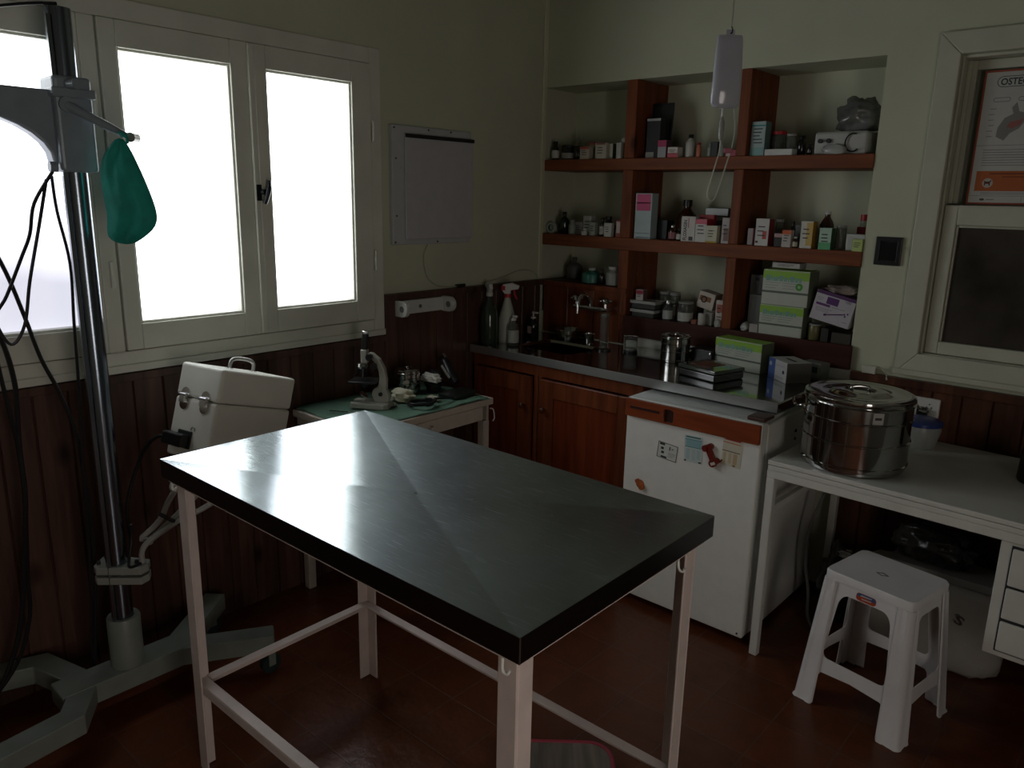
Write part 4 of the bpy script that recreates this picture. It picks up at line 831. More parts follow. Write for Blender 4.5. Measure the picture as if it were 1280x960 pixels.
# ================================================================== EXAMINATION TABLE
T = thing('examination_table', 'stainless steel topped veterinary examination table on pinkish-white frame', 'table', (1.2760,-1.9860,0), (0,0,.0109))
TL, TW, TZ = 1.186, .644, .9054
def steel_top():
    m = bpy.data.materials.new('brushed_table_steel'); m.use_nodes = True; nt = m.node_tree; b = nt.nodes['Principled BSDF']
    b.inputs['Metallic'].default_value = 1.0
    b2 = nt.nodes.new('ShaderNodeBsdfPrincipled'); b2.inputs['Metallic'].default_value = 1.0; b2.inputs['Roughness'].default_value = .42
    b2.inputs['Base Color'].default_value = (.45,.54,.58,1)
    mxs = nt.nodes.new('ShaderNodeMixShader'); mxs.inputs[0].default_value = .34; out = nt.nodes['Material Output']
    nt.links.new(b.outputs[0], mxs.inputs[1]); nt.links.new(b2.outputs[0], mxs.inputs[2]); nt.links.new(mxs.outputs[0], out.inputs[0])
    tc = nt.nodes.new('ShaderNodeTexCoord')
    def noise(sc, scale, det=5, rot=(0,0,0)):
        mp = nt.nodes.new('ShaderNodeMapping'); mp.inputs['Scale'].default_value = sc; mp.inputs['Rotation'].default_value = rot
        n = nt.nodes.new('ShaderNodeTexNoise'); n.inputs['Scale'].default_value = scale; n.inputs['Detail'].default_value = det
        nt.links.new(tc.outputs['Object'], mp.inputs['Vector']); nt.links.new(mp.outputs['Vector'], n.inputs['Vector']); return n
    n1 = noise((1,1,1), 4, 6); n2 = noise((1,28,1), 9, 4, (0,0,.5)); n3 = noise((1,60,1), 14, 3, (0,0,-.7))
    mr = nt.nodes.new('ShaderNodeMapRange'); mr.inputs['To Min'].default_value = .05; mr.inputs['To Max'].default_value = .12
    nt.links.new(n1.outputs['Fac'], mr.inputs['Value']); nt.links.new(mr.outputs[0], b.inputs['Roughness'])
    cr = nt.nodes.new('ShaderNodeValToRGB'); cr.color_ramp.elements[0].color = (.47,.53,.56,1); cr.color_ramp.elements[1].color = (.64,.71,.74,1)
    cr.color_ramp.elements[0].position = .35; cr.color_ramp.elements[1].position = .7
    nt.links.new(n1.outputs['Fac'], cr.inputs['Fac']); nt.links.new(cr.outputs['Color'], b.inputs['Base Color'])
    ad = nt.nodes.new('ShaderNodeMath'); ad.operation = 'ADD'; nt.links.new(n2.outputs['Fac'], ad.inputs[0]); nt.links.new(n3.outputs['Fac'], ad.inputs[1])
    bp = nt.nodes.new('ShaderNodeBump'); bp.inputs['Strength'].default_value = .09; bp.inputs['Distance'].default_value = .0015
    nt.links.new(ad.outputs[0], bp.inputs['Height']); nt.links.new(bp.outputs['Normal'], b.inputs['Normal']); nt.links.new(bp.outputs['Normal'], b2.inputs['Normal'])
    masks = []
    for (sc_, rt, sd) in (((1,45,1),(0,0,.55),11),((1,45,1),(0,0,-.35),13),((1,30,1),(0,0,1.3),9)):
        nn = noise(sc_, sd, 2, rt); r_ = nt.nodes.new('ShaderNodeMapRange'); r_.inputs['From Min'].default_value = .66; r_.inputs['From Max'].default_value = .74
        nt.links.new(nn.outputs['Fac'], r_.inputs['Value']); masks.append(r_)
    a1 = nt.nodes.new('ShaderNodeMath'); a1.operation = 'MAXIMUM'; nt.links.new(masks[0].outputs[0], a1.inputs[0]); nt.links.new(masks[1].outputs[0], a1.inputs[1])
    a2 = nt.nodes.new('ShaderNodeMath'); a2.operation = 'MAXIMUM'; nt.links.new(a1.outputs[0], a2.inputs[0]); nt.links.new(masks[2].outputs[0], a2.inputs[1])
    a3 = nt.nodes.new('ShaderNodeMath'); a3.operation = 'MULTIPLY_ADD'; a3.inputs[1].default_value = .32; nt.links.new(a2.outputs[0], a3.inputs[0])
    n5 = noise((1,1,1), 3, 4); m5 = nt.nodes.new('ShaderNodeMapRange'); m5.inputs['From Min'].default_value = .3; m5.inputs['From Max'].default_value = .7
    m5.inputs['To Min'].default_value = .24; m5.inputs['To Max'].default_value = .44
    nt.links.new(n5.outputs['Fac'], m5.inputs['Value']); nt.links.new(m5.outputs[0], a3.inputs[2]); nt.links.new(a3.outputs[0], mxs.inputs[0])
    return m
g = G(); a, c = TL/2, TW/2
dz = -.019
P = [g.b.verts.new(p) for p in ((-a,-c,0),(a,-c,0),(a,c,0),(-a,c,0))]
hole = [g.b.verts.new((.006*math.cos(PI/4+k*PI/4+PI), .006*math.sin(PI/4+k*PI/4+PI), dz)) for k in range(8)]
for k in range(4):
    h0, h1, h2 = hole[2*k], hole[2*k+1], hole[(2*k+2) % 8]
    g.b.faces.new((P[k], P[(k+1)%4], h2, h1, h0)) if False else (g.b.faces.new((P[k], h1, h0)) , g.b.faces.new((P[k], P[(k+1)%4], h1)), g.b.faces.new((P[(k+1)%4], h2, h1)))
obj('steel_top', g, steel_top(), T, loc=(0,0,TZ))
g = G()
g.box(-a,a,-c,-c+.002,-.048,-.0002); g.box(-a,a,c-.002,c,-.048,-.0002); g.box(-a,-a+.002,-c+.002,c-.002,-.048,-.0002); g.box(a-.002,a,-c+.002,c-.002,-.048,-.0002)
g.box(-a+.002,a-.002,-c+.002,c-.002,-.048,-.046)
obj('steel_rim', g, mat('rim_steel', (.13,.135,.135), .28, 1.0), T, loc=(0,0,TZ), bevel=.001, seg=1)
obj('drain', G().cyl((0,0,dz-.03),(0,0,dz-.003),.0058), mat('drain_dark', (.01,.01,.01), .5), T, loc=(0,0,TZ), smooth=True)
ins, lw = .046, .042
def angle_leg(g, sx, sy, z0, z1):
    X, Y = sx*(a-.025), sy*(c-.025); t = .005
    g.box(min(X,X-sx*lw),max(X,X-sx*lw), min(Y,Y-sy*t),max(Y,Y-sy*t), z0,z1)
    g.box(min(X,X-sx*t),max(X,X-sx*t), min(Y-sy*t,Y-sy*lw),max(Y-sy*t,Y-sy*lw), z0,z1)
for sx in (-1,1):
    for sy in (-1,1):
        g = G(); angle_leg(g, sx, sy, .002, TZ-.0485); obj('leg', g, TABLEP, T, bevel=.0015, seg=1)
zs = .245
for sy in (-1,1):
    Y = sy*(c-.031); g = G(); g.box(-a+.031,a-.031, min(Y,Y-sy*.028),max(Y,Y-sy*.028), zs+.026,zs+.030); g.box(-a+.031,a-.031, min(Y,Y-sy*.004),max(Y,Y-sy*.004), zs,zs+.0258)
    obj('stretcher', g, TABLEP, T, bevel=.001, seg=1)
for sx in (-1,1):
    X = sx*(a-.031); g = G(); g.box(min(X,X-sx*.028),max(X,X-sx*.028), -c+.06,c-.06, zs+.031,zs+.035); g.box(min(X,X-sx*.004),max(X,X-sx*.004), -c+.06,c-.06, zs+.005,zs+.0308)
    obj('stretcher', g, TABLEP, T, bevel=.001, seg=1)
g = G(); g.box(-a+.03,a-.03,-c+.0045,-c+.008,-.0535,-.049); g.box(-a+.03,a-.03,c-.008,c-.0045,-.0535,-.049); g.box(a-.008,a-.0045,-c+.03,c-.03,-.0535,-.049); g.box(-a+.0045,-a+.008,-c+.03,c-.03,-.0535,-.049)
obj('top_rail', g, TABLEP, T, loc=(0,0,TZ))
for hx, hy in ((a-.045,-c+.018),(a-.012,c-.12),(-a+.012,-c+.028)):
    g = G().tube([(0,0,0),(0,-.006,-.012),(.004,-.010,-.030),(.012,-.008,-.034),(.016,-.006,-.026)], .0028, 8)
    obj('hook', g, WHITEP, T, loc=(hx,hy,TZ-.0485), smooth=True)

# ================================================================== DESK
DX0, DZ_ = 1.583, .728
ang = math.radians(-1.5)
DK = thing('white_desk', 'white enamel desk with hanging drawers along the shelf wall', 'desk', (DX0,-.705,0), (0,0,ang))
DL = 1.55; DD = .655
obj('desktop', G().box(0,DL,0,DD,DZ_-.016,DZ_), DESKP, DK, bevel=.003)
obj('edge_band', G().box(.002,DL-.002,.001,DD-.002,DZ_-.033,DZ_-.0175), DESKP, DK, bevel=.002)
g = G(); g.box(.0,DL,.003,.02,DZ_-.062,DZ_-.034); g.box(0,DL,DD-.02,DD-.003,DZ_-.062,DZ_-.034); g.box(0,.02,.02,DD-.02,DZ_-.062,DZ_-.034); g.box(DL-.02,DL,.02,DD-.02,DZ_-.062,DZ_-.034)
obj('apron', g, DESKP, DK, bevel=.002, seg=1)
for x in (.0,DL-.028):
    for y in (.003,DD-.031): obj('leg', G().box(x,x+.028,y,y+.028,.001,DZ_-.0625), DESKP, DK, bevel=.003)
obj('side_bar', G().box(.002,.022,.032,DD-.032,.535,.560), DESKP, DK, bevel=.002)
px0 = .685
body = obj('drawer_unit', G().box(px0,px0+.42,.012,.50,.318,DZ_-.0625), DESKP, DK, bevel=.003)
obj('drawer_gap', G().box(px0+.028,px0+.404,.0105,.0119,.334,.656), INK, body)
for z0, z1 in ((.540,.650),(.440,.532),(.340,.430)):
    dw = obj('drawer', G().box(px0+.032,px0+.40,.000,.0103,z0,z1), DESKP, DK, bevel=.004)
    obj('drawer_pull', G().tube([(px0+.17,.0,(z0+z1)/2),(px0+.17,-.02,(z0+z1)/2),(px0+.26,-.02,(z0+z1)/2),(px0+.26,0,(z0+z1)/2)], .004, 8, 3), CHROME, dw, smooth=True)

# sterilising drum on the desk
d = drum('large lidded ribbed stainless steel sterilising drum on the white desk', 'sterilising_drum', 'drum', (1.795,-.535,DZ_+.0006), .163, .252)
g = G(); R = .163
M = Matrix.Rotation(math.radians(-52),4,'Z')
plate = G().box(R*1.005,R*1.012,-.016,.016,.178,.214,M); obj('latch_plate', plate, mat('latch_steel', (.7,.7,.68), .3, .9), d)
obj('maker_label', G().box(R*1.003,R*1.008,-.018,.018,.170,.178,M).box(R*1.013,R*1.016,-.010,.010,.192,.200,M), cm((.05,.05,.05)), d)
g = G(); M2 = Matrix.Rotation(math.radians(215),4,'Z')
P0 = [(R+.004,-.05,.205),(R+.03,-.05,.20),(R+.034,0,.19),(R+.03,.05,.20),(R+.004,.05,.205)]
g.tube([M2 @ Vector(p) for p in P0], .005, 8); obj('side_handle', g, STEELP, d, smooth=True)
g = G(); M2 = Matrix.Rotation(math.radians(35),4,'Z')
g.tube([M2 @ Vector(p) for p in P0], .005, 8); obj('side_handle', g, STEELP, d, smooth=True)
# blue lidded tub
r = thing('plastic_tub', 'translucent round tub with blue lid behind the sterilising drum', 'tub', (1.905,-.165,DZ_+.0006))
obj('tub_body', G().lathe([(0,0),(.052,0),(.066,.065),(.062,.08),(0,.08)], 28), mat('milky_tub', (.36,.38,.36), .35), r, smooth=True)
obj('tub_lid', G().lathe([(0,.0802),(.069,.0802),(.069,.092),(.06,.098),(0,.098)], 28), mat('blue_lid_plastic', (.03,.055,.22), .35), r, smooth=True)
# dark thing cut by the frame edge
r = thing('black_holder', 'black rounded holder standing on the desk at the right picture edge', 'holder', (2.278,-.318,DZ_+.0006))
obj('holder_body', G().lathe([(0,0),(.045,0),(.05,.01),(.046,.10),(.04,.13),(.025,.135),(0,.135)], 24), mat('holder_black', (.01,.01,.012), .3), r, smooth=True)
# wall socket and plug
r = thing('wall_socket', 'white double wall socket on the timber panelling above the desk', 'socket', (1.868,-.0170,.835))
obj('socket_plate', G().box(-.058,.058,-.012,0,-.038,.038), mat('socket_white', (.66,.66,.62), .35), r, bevel=.004)
for px_ in (.024,):
    for dx, dz2 in ((-.008,.0),(.008,.0),(0,.012)): obj('pin_hole', G().cyl((px_+dx,-.0122,dz2+.004),(px_+dx,-.0126,dz2+.004),.0028,seg=8), INK, r)
r = thing('power_plug', 'black power plug pushed into the wall socket beside the drum', 'plug', (1.874,-.0295,.826))
g = G().box(-.017,.017,-.030,0,-.022,.014); obj('plug_body', g, BLACKP, r, bevel=.005)
obj('cord', G().tube([(0,-.02,-.022),(-.002,-.025,-.05),(-.006,-.03,-.075),(-.02,-.05,-.094),(-.05,-.06,-.094)], .0035, 8), BLACKP, r, smooth=True)
# junction box and cable under the niche corner
r = thing('junction_box', 'small cream cable box on the panelling ledge right of the counter', 'cable box', (1.668,-.016,.9305))
obj('box_body', G().box(-.028,.022,-.014,.014,0,.030), mat('junction_cream', (.6,.6,.5), .5), r, bevel=.003)
obj('cable', G().tube([(.02,0,.020),(.04,-.004,.024),(.052,-.006,.012),(.060,-.004,.004),(.068,-.020,-.012)], .0035, 8), mat('cream_cable', (.45,.44,.35), .5), r, smooth=True)
# black framed switch
r = thing('wall_switch', 'black square framed switch on the cream wall right of the shelves', 'switch', (1.673,-.0005,1.394))
fr = [(-.046,-.052),(.046,-.052),(.046,.052),(-.046,.052)]
g = G().plate(fr, [[(-.030,-.036),(.030,-.036),(.030,.036),(-.030,.036)]], .012, Matrix.Rotation(PI/2,4,'X')); obj('switch_frame', g, BLACKP, r, bevel=.002)
obj('switch_rocker', G().box(-.029,.029,-.007,-.001,-.035,.035), mat('switch_black', (.006,.006,.007), .25), r)
obj('loose_wire', G().tube([(.047,-.003,.012),(.060,-.006,.018),(.070,-.004,.006),(.074,-.003,-.012)], .0015, 6), mat('cream_cable', (.45,.44,.35), .5), r, smooth=True)

# poster in the upper hatch
PX0, PX1, PZ0, PZ1 = 1.890, 2.235, 1.570, 2.010
PW, PH = PX1-PX0, PZ1-PZ0
r = thing('wall_poster', 'veterinary joint disease poster with orange strip in the upper hatch', 'poster', (PX0,.055,PZ0), (0,0,0))
obj('poster_sheet', G().box(0,PW,-.0006,.001,0,PH), cm((.50,.50,.46)), r)
g = G().plate([(0,0),(PW,0),(PW,PH),(0,PH)], [[(.006,.006),(PW-.006,.006),(PW-.006,PH-.006),(.006,PH-.006)]], .0006, Matrix.Translation((0,-.0007,0)) @ Matrix.Rotation(PI/2,4,'X'))
obj('red_border', g, cm((.33,.07,.035)), r)
g = G().plate(rrect(.04,.30,.385,.420,.017), [rrect(.0422,.2978,.3872,.4178,.0148)], .0005, Matrix.Translation((0,-.0008,0)) @ Matrix.Rotation(PI/2,4,'X'))
obj('title_outline', g, cm((.05,.09,.09)), r)
text('lettering', 'OSTEOARTROSIS', .030, cm((.03,.05,.06)), r, (.05,-.0008,.392), FRONT, .88, .0007)
g = G()
for cx, w_ in ((.062,.05),(.145,.07)): g.plate(rrect(cx-w_/2,cx+w_/2,.338,.352,.0065), [rrect(cx-w_/2+.0015,cx+w_/2-.0015,.3395,.3505,.005)], .0005, Matrix.Translation((0,-.0008,0)) @ Matrix.Rotation(PI/2,4,'X'))
obj('caption_outline', g, cm((.1,.1,.1)), r)
g = G(); rr = random.Random(4)
for k in range(12):
    x = .028+.01*rr.random() if k < 6 else .17+.02*rr.random(); z = .225+.018*(k % 6)
    g.box(x,x+.018,-.0014,-.0008,z,z+.0022)
for k in range(7): g.box(.03,.24+.05*rr.random(),-.0014,-.0008,.130+.0085*k,.132+.0085*k)
g.box(.006,PW-.006,-.0014,-.0008,.196,.1975); g.box(.006,PW-.006,-.0014,-.0008,.028,.0292); g.box(.165,.1662,-.0014,-.0008,.008,.026)
g.box(.06,.085,-.0014,-.0008,.015,.018)
for k in range(2): g.box(.04,.28,-.0014,-.0008,.034+.005*k,.0355+.005*k)
obj('printed_text', g, cm((.20,.20,.19)), r)
obj('orange_strip', G().box(.020,PW-.006,-.0012,-.0007,.045,.112), cm((.42,.11,.028)), r)
g = G().box(.06,.30,-.0018,-.0013,.101,.105); g.box(.10,.26,-.0018,-.0013,.091,.094); obj('strip_text', g, cm((.16,.04,.012)), r)
g = G(); g.plate([(.016*math.cos(a_*PI/12),.016*math.sin(a_*PI/12)) for a_ in range(24)], [], .0005, Matrix.Translation((.058,-.0013,.072)) @ Matrix.Rotation(PI/2,4,'X')); obj('white_circle', g, cm((.45,.43,.38)), r)
g = G(); g.plate([(-.010,-.009),(-.007,-.009),(-.006,-.003),(.004,-.003),(.005,-.009),(.008,-.009),(.008,.002),(.012,.008),(.009,.010),(.005,.005),(-.006,.005),(-.011,.008),(-.010,0)], [], .0004, Matrix.Translation((.058,-.0019,.072)) @ Matrix.Rotation(PI/2,4,'X')); obj('animal_mark', g, cm((.12,.03,.015)), r)
g = G(); g.lathe([(0,0),(.008,0),(.008,.0006),(0,.0006)], 16, M=Matrix.Translation((.048,-.0008,.0165)) @ Matrix.Rotation(PI/2,4,'X') @ Matrix.Scale(.5,4,(0,1,0))); obj('small_mark', g, cm((.05,.08,.06)), r)
g = G(); g.plate([(.06,.225),(.085,.212),(.10,.235),(.125,.25),(.145,.285),(.165,.292),(.158,.325),(.138,.318),(.135,.300),(.118,.305),(.108,.335),(.095,.318),(.102,.298),(.078,.285),(.062,.255)], [], .0005, Matrix.Translation((0,-.0008,0)) @ Matrix.Rotation(PI/2,4,'X')); jd = obj('joint_drawing', g, cm((.22,.22,.20)), r)
g = G(); g.plate([(.088,.255),(.105,.250),(.128,.262),(.135,.282),(.115,.275),(.095,.272)], [], .0005, Matrix.Translation((0,-.0014,0)) @ Matrix.Rotation(PI/2,4,'X')); obj('pink_tissue', g, cm((.32,.12,.11)), jd)

# ================================================================== UNDER THE DESK
sack = G(); rows = []
for i, z in enumerate((0,.015,.06,.14,.22,.285,.305)):
    k = (.90,.985,1.02,1.03,1.0,.96,.86)[i]; row = []
    for t in range(40):
        an = 2*PI*t/40; cx_, cy_ = math.cos(an), math.sin(an)
        sxx = .235*k*math.copysign(abs(cx_)**.5, cx_); syy = .10*k*math.copysign(abs(cy_)**.5, cy_)
        w_ = .005*math.sin(t*1.9+i*2.1)+.004*math.sin(t*.8+i)
        row.append(Vector((sxx+w_*cx_, syy+w_*cy_, z+.004*math.sin(t*.7)*(i > 1))))
    rows.append(row)
sack.grid(rows, True)
SK = obj('fabric_sack', sack, mat('sack_white', (.40,.38,.34), .7, noise=.12, nscale=7, bump=.4, bscale=12), smooth=True, loc=(2.035,-.235,.002), sharp=False)
tag(SK, 'full off-white sack lettered S under the desk behind the stool', 'sack')
text('lettering', 'S', .045, cm((.08,.07,.06)), SK, (.095,-.1085,.195), (PI/2,.35,0), 1.3, .0012)
carton('cardboard_flat', 'flat greyish carton lying on top of the white sack under the desk', 'box', .34, .15, .028, (.26,.25,.23), (2.065,-.235,.312))
DB = mat('dark_bag_film', (.018,.019,.017), .2, noise=.5, nscale=10, bump=.6, bscale=16, coat=.5)
crumple('plastic_bag', 'dark crumpled plastic bag on the floor under the desk beside the fridge', 'bag', (1.720,-.225,.002), .075,.09,.17, DB, 21, .16, 3)
crumple('plastic_bag', 'dark plastic bag piled on the flat carton under the desk', 'bag', (2.02,-.235,.346), .13,.07,.075, DB, 22, .16, 3)
crumple('foil_packet', 'crinkled silvery packet lying on the dark floor bag behind the stool', 'packet', (1.745,-.26,.268), .030,.028,.018, mat('foil', (.45,.45,.43), .25, .8, bump=.6, bscale=30), 23, .25, 3)
tag(obj('hanging_cable', G().tube([(1.640,-.28,.50),(1.622,-.30,.42),(1.608,-.31,.33),(1.615,-.32,.22),(1.640,-.33,.12),(1.66,-.36,.03),(1.72,-.42,.008)], .006, 8, 6), mat('grey_cable', (.14,.14,.13), .5), smooth=True), 'thin grey cable hanging in the gap between fridge and desk leg', 'cable')

# ================================================================== PLASTIC STOOL
SZ = .45
ST = thing('plastic_stool', 'white plastic stool with oval sticker pulled out from the desk', 'stool', (1.990,-.690,0), (0,0,math.radians(-10.5)))
tx, ty, bx, by = .136, .115, .170, .162       # half sizes at top / at floor
PLS = mat('stool_plastic', (.76,.745,.745), .42, noise=.05, nscale=10)
g = G()
rows = []
for rr_, zz in ((.90,SZ-.028),(1.0,SZ-.028),(1.0,SZ-.006),(.975,SZ),(.90,SZ-.0012)):
    pts = rrect(-tx*rr_*1.03, tx*rr_*1.03, -ty*rr_*1.03, ty*rr_*1.03, .022*rr_, 4); rows.append([Vector((p[0],p[1],zz)) for p in pts])
g.grid(rows, True); seat = obj('seat', g, PLS, ST, smooth=True)
g = G(); g.plate([(-.02,0),(0,-.011),(.02,0),(0,.011)], [[(-.014,0),(0,-.007),(.014,0),(0,.007)]], .0006, Matrix.Translation((-.01,-.01,SZ-.001)) @ Matrix.Rotation(.1,4,'Z')); obj('diamond_mark', g, cm((.06,.06,.06)), seat)
def side_map(axis, s):
    """local (u, v) -> slanted side; u in [-1,1], v height 0..SZ, w thickness inward"""
    def f(p):
        u, v, w = p; t = v/SZ
        hx = bx+(tx-bx)*t; hy = by+(ty-by)*t
        if axis == 'y': return Vector((u*hx, s*(hy-.004-w), v))
        return Vector((s*(hx-.004-w), u*hy, v))
    return f
def side_shape(lw=.30):
    # outer outline of a side: legs, arch under the low bar; hole: rounded window
    out = [(-.985,SZ-.028),(-.985,.002),(-.985+.20,.002),(-.985+.245,.030)]
    n = 8
    for k in range(n+1):
        t = k/n; out.append((-.74+.16*t, .030+.085*math.sin(t*PI/2)))
    out.append((0,.122))
    for k in range(n, -1, -1):
        t = k/n; out.append((.74-.16*t, .030+.085*math.sin(t*PI/2)))
    out += [(.985-.245,.030),(.985-.20,.002),(.985,.002),(.985,SZ-.028)]
    hole = []
    for cx_, cy_, a0, rx, ry in ((.64-.12,.165+.02,-PI/2,.12,.02),(.58-.22,SZ-.062-.045,0,.22,.045),(-.58+.22,SZ-.062-.045,PI/2,.22,.045),(-.64+.12,.165+.02,PI,.12,.02)):
        for k in range(7):
            a_ = a0+PI/2*k/6; hole.append((cx_+rx*math.cos(a_), cy_+ry*math.sin(a_)))
    return out, hole
for axis, s in (('y',-1),('y',1),('x',-1),('x',1)):
    g = G(); o_, h_ = side_shape(); g.plate(o_, [h_], .003, side_map(axis, s))
    sp_ = obj('side_panel', g, PLS, ST)
    if axis == 'y' and s == -1: front_panel = sp_
for sx in (-1,1):
    for sy in (-1,1):
        g = G(); rows = []
        for v in (.001,.008,.15,.30,SZ-.0285):
            t = v/SZ; hx = (bx+(tx-bx)*t)+.003; hy = (by+(ty-by)*t)+.003; w = .066-.024*t; e = .004 if v < .005 else 0; hx += e; hy += e
            rc = .018
            prof = [(hx-w,hy),(hx-w*.8,hy),(hx-w*.72,hy-.003),(hx-rc,hy-.001)]+[(hx-rc+rc*math.sin(q*PI/8), hy-rc+rc*math.cos(q*PI/8)) for q in range(0,5)]+[(hx-.003,hy-w*.72),(hx,hy-w*.8),(hx,hy-w)]
            inn = [(x-.004 if True else x, y-.004) for x, y in prof[::-1]]
            row = [Vector((sx*x, sy*y, v)) for x, y in prof+inn]
            rows.append(row)
        g.grid(rows, True); obj('leg', g, PLS, ST, smooth=True)
# oval sticker
g = G(); pts = [(.042*math.cos(k*PI/12), .0155*math.sin(k*PI/12)*(1 if abs(math.cos(k*PI/12)) < .9 else .8)) for k in range(24)]
fm = side_map('y', -1); tz = SZ-.047
mp_ = lambda p: fm((p[0]/tx, tz+p[1], -.0006-p[2]))
st_ = obj('oval_sticker', G().plate(rrect(-.030,.030,-.012,.012,.009), [], .0005, mp_), cm((.42,.06,.02)), front_panel)
g = G(); g.plate([(-.028,.001),(-.005,.004),(.012,.001),(.028,-.002),(.028,.006),(.022,.011),(-.022,.011),(-.028,.006)], [], .0005, lambda p: fm((p[0]/tx, tz+p[1], -.0012-p[2]))); obj('blue_patch', g, cm((.03,.10,.22)), st_)
g = G(); g.plate([(-.018,.003),(.016,.005),(.018,.0075),(-.016,.007)], [], .0004, lambda p: fm((p[0]/tx, tz+p[1], -.0018-p[2]))); g.plate([(-.012,-.006),(.016,-.004),(.017,-.0015),(-.013,-.003)], [], .0004, lambda p: fm((p[0]/tx, tz+p[1], -.0018-p[2]))); obj('white_print', g, cm((.5,.5,.5)), st_)

# ================================================================== STAND WITH X-RAY CARRIAGE
px_, py_ = .290, -2.298
S = thing('x_ray_stand', 'tall chrome column stand on a grey-green forked base by the window', 'equipment stand', (px_,py_,0))
obj('column', G().cyl((0,0,.14),(0,0,2.0),.030,seg=32), mat('column_chrome', (.22,.26,.31), .20, 1.0, noise=.15, nscale=6, stretch=(1,1,.2)), S, smooth=True)
obj('guide_rail', G().box(.010,.022,-.036,-.026,.30,1.98), mat('rail_chrome', (.3,.33,.36), .25, 1.0), S)
obj('column_socket', G().lathe([(0,.145),(.047,.145),(.047,.300),(.044,.306),(.031,.306),(.031,.3),(0,.30)], 32), GREYP, S, smooth=True)
def arm(pts, w, z0, z1, wend=None):
    g = G(); L = []; Rr = []
    P_ = [Vector((p[0]-px_, p[1]-py_)) for p in pts]
    for i, p in enumerate(P_):
        d0 = (P_[i]-P_[i-1]).normalized() if i else (P_[1]-P_[0]).normalized(); d1 = (P_[i+1]-P_[i]).normalized() if i < len(P_)-1 else d0
        t = (d0+d1).normalized(); n = Vector((-t.y, t.x)); k = w/2/max(.5, n.dot(Vector((-d0.y, d0.x))))
        L.append(p+n*k); Rr.append(p-n*k)
    poly = [(q.x, q.y) for q in L]+[(q.x, q.y) for q in Rr[::-1]]
    g.plate(poly, [], z1-z0, Matrix.Translation((0,0,z0))); return g
BZ0, BZ1 = .085, .144
for pts in ([(.295,-2.16),(.455,-1.895)], [(.295,-2.16),(.085,-1.905)], [(.290,-2.42),(.425,-2.505),(.455,-2.72),(.47,-2.95)], [(.290,-2.42),(.085,-2.475),(.040,-2.60),(.040,-2.95)], [(.290,-2.50),(.290,-2.09)]):
    hub = pts[0][1] == -2.50
    obj('base_arm', arm(pts, .100 if hub else .070, BZ0-(.001 if hub else 0), BZ1+(.0015 if hub else 0)), GREYP, S, bevel=.004)
for p in ((.455,-1.915),(.090,-1.93),(.465,-2.92),(.045,-2.92)):
    x, y = p[0]-px_, p[1]-py_
    c = obj('castor_wheel', G().cyl((x-.012,y,.036),(x+.012,y,.036),.034,seg=24), mat('castor_dark', (.02,.035,.035), .45), S, smooth=True)
    obj('castor_fork', G().box(x-.017,x-.013,y-.012,y+.012,.03,.080).box(x+.013,x+.017,y-.012,y+.012,.03,.080).box(x-.017,x+.017,y-.012,y+.012,.0745,.0845), GREYP, c)
# clamp
g = G()
rotc = Matrix.Rotation(math.radians(38),4,'Z')
for z0, z1 in ((.425,.448),(.456,.480)): g.plate([(-.055,-.030),(-.040,-.045),(.085,-.030),(.095,0),(.085,.030),(-.040,.045),(-.062,.030)], [], z1-z0, rotc @ Matrix.Translation((0,0,z0)))
cl = obj('clamp', g, mat('clamp_white', (.28,.29,.26), .45), S, bevel=.003)
for p in ((-.045,-.02),(-.045,.02),(.06,0)):
    q = rotc @ Vector((p[0],p[1],.40)); obj('bolt', G().cyl((q.x,q.y,.4805),(q.x,q.y,.490),.006,seg=8), RUB, cl)
# cradle tubes carrying the box
TUB = mat('tube_white', (.32,.32,.295), .42)
def W3(x,y,z): return (x-px_, y-py_, z)
tubes = [[W3(.350,-2.250,.482),W3(.352,-2.248,.52),W3(.365,-2.225,.552),W3(.40,-2.15,.602),W3(.43,-2.06,.640),W3(.42,-1.90,.71)],
         [W3(.325,-2.235,.548),W3(.355,-2.19,.60),W3(.385,-2.175,.66),W3(.412,-2.155,.712)],
         [W3(.345,-2.22,.545),W3(.375,-2.16,.60),W3(.40,-2.11,.655),W3(.38,-1.98,.72)]]
for t_ in tubes: obj('cradle_tube', G().tube(t_, .0085, 10), TUB, S, smooth=True)
obj('cradle_bar', G().tube([W3(.323,-2.238,.546),W3(.338,-2.226,.545),W3(.362,-2.226,.543)], .009, 10, 2), TUB, S, smooth=True)
obj('cradle_pivot', G().cyl(W3(.405,-2.163,.716),W3(.420,-2.157,.716),.016), mat('pivot_white', (.55,.55,.52), .4), S, smooth=True)
obj('cradle_shelf', G().box(-.13,.12,-.145,.145,-.012,0), TUB, S, loc=W3(.302,-1.86,.728), rot=(-.288,.019,.213), bevel=.003)
g = G().tube([W3(.375,-2.20,.63),W3(.395,-2.165,.60),W3(.405,-2.13,.57)], .006, 8); obj('strap', g, RUB, S, smooth=True)
# carriage
Cg = G().box(-.048,.048,-.046,.046,1.600,1.835)
ca = obj('carriage', Cg, CARR, S, bevel=.010, seg=3)
obj('carriage_collar', G().box(-.054,.054,-.052,.052,1.782,1.806), CARR, ca, bevel=.004)
obj('lock_knob', G().cyl((.048,-.01,1.815),(.075,-.0,1.815),.013), CARR, ca, smooth=True)
obj('lock_knob', G().cyl((.030,-.052,1.612),(.030,-.07,1.612),.013), CARR, ca, smooth=True)
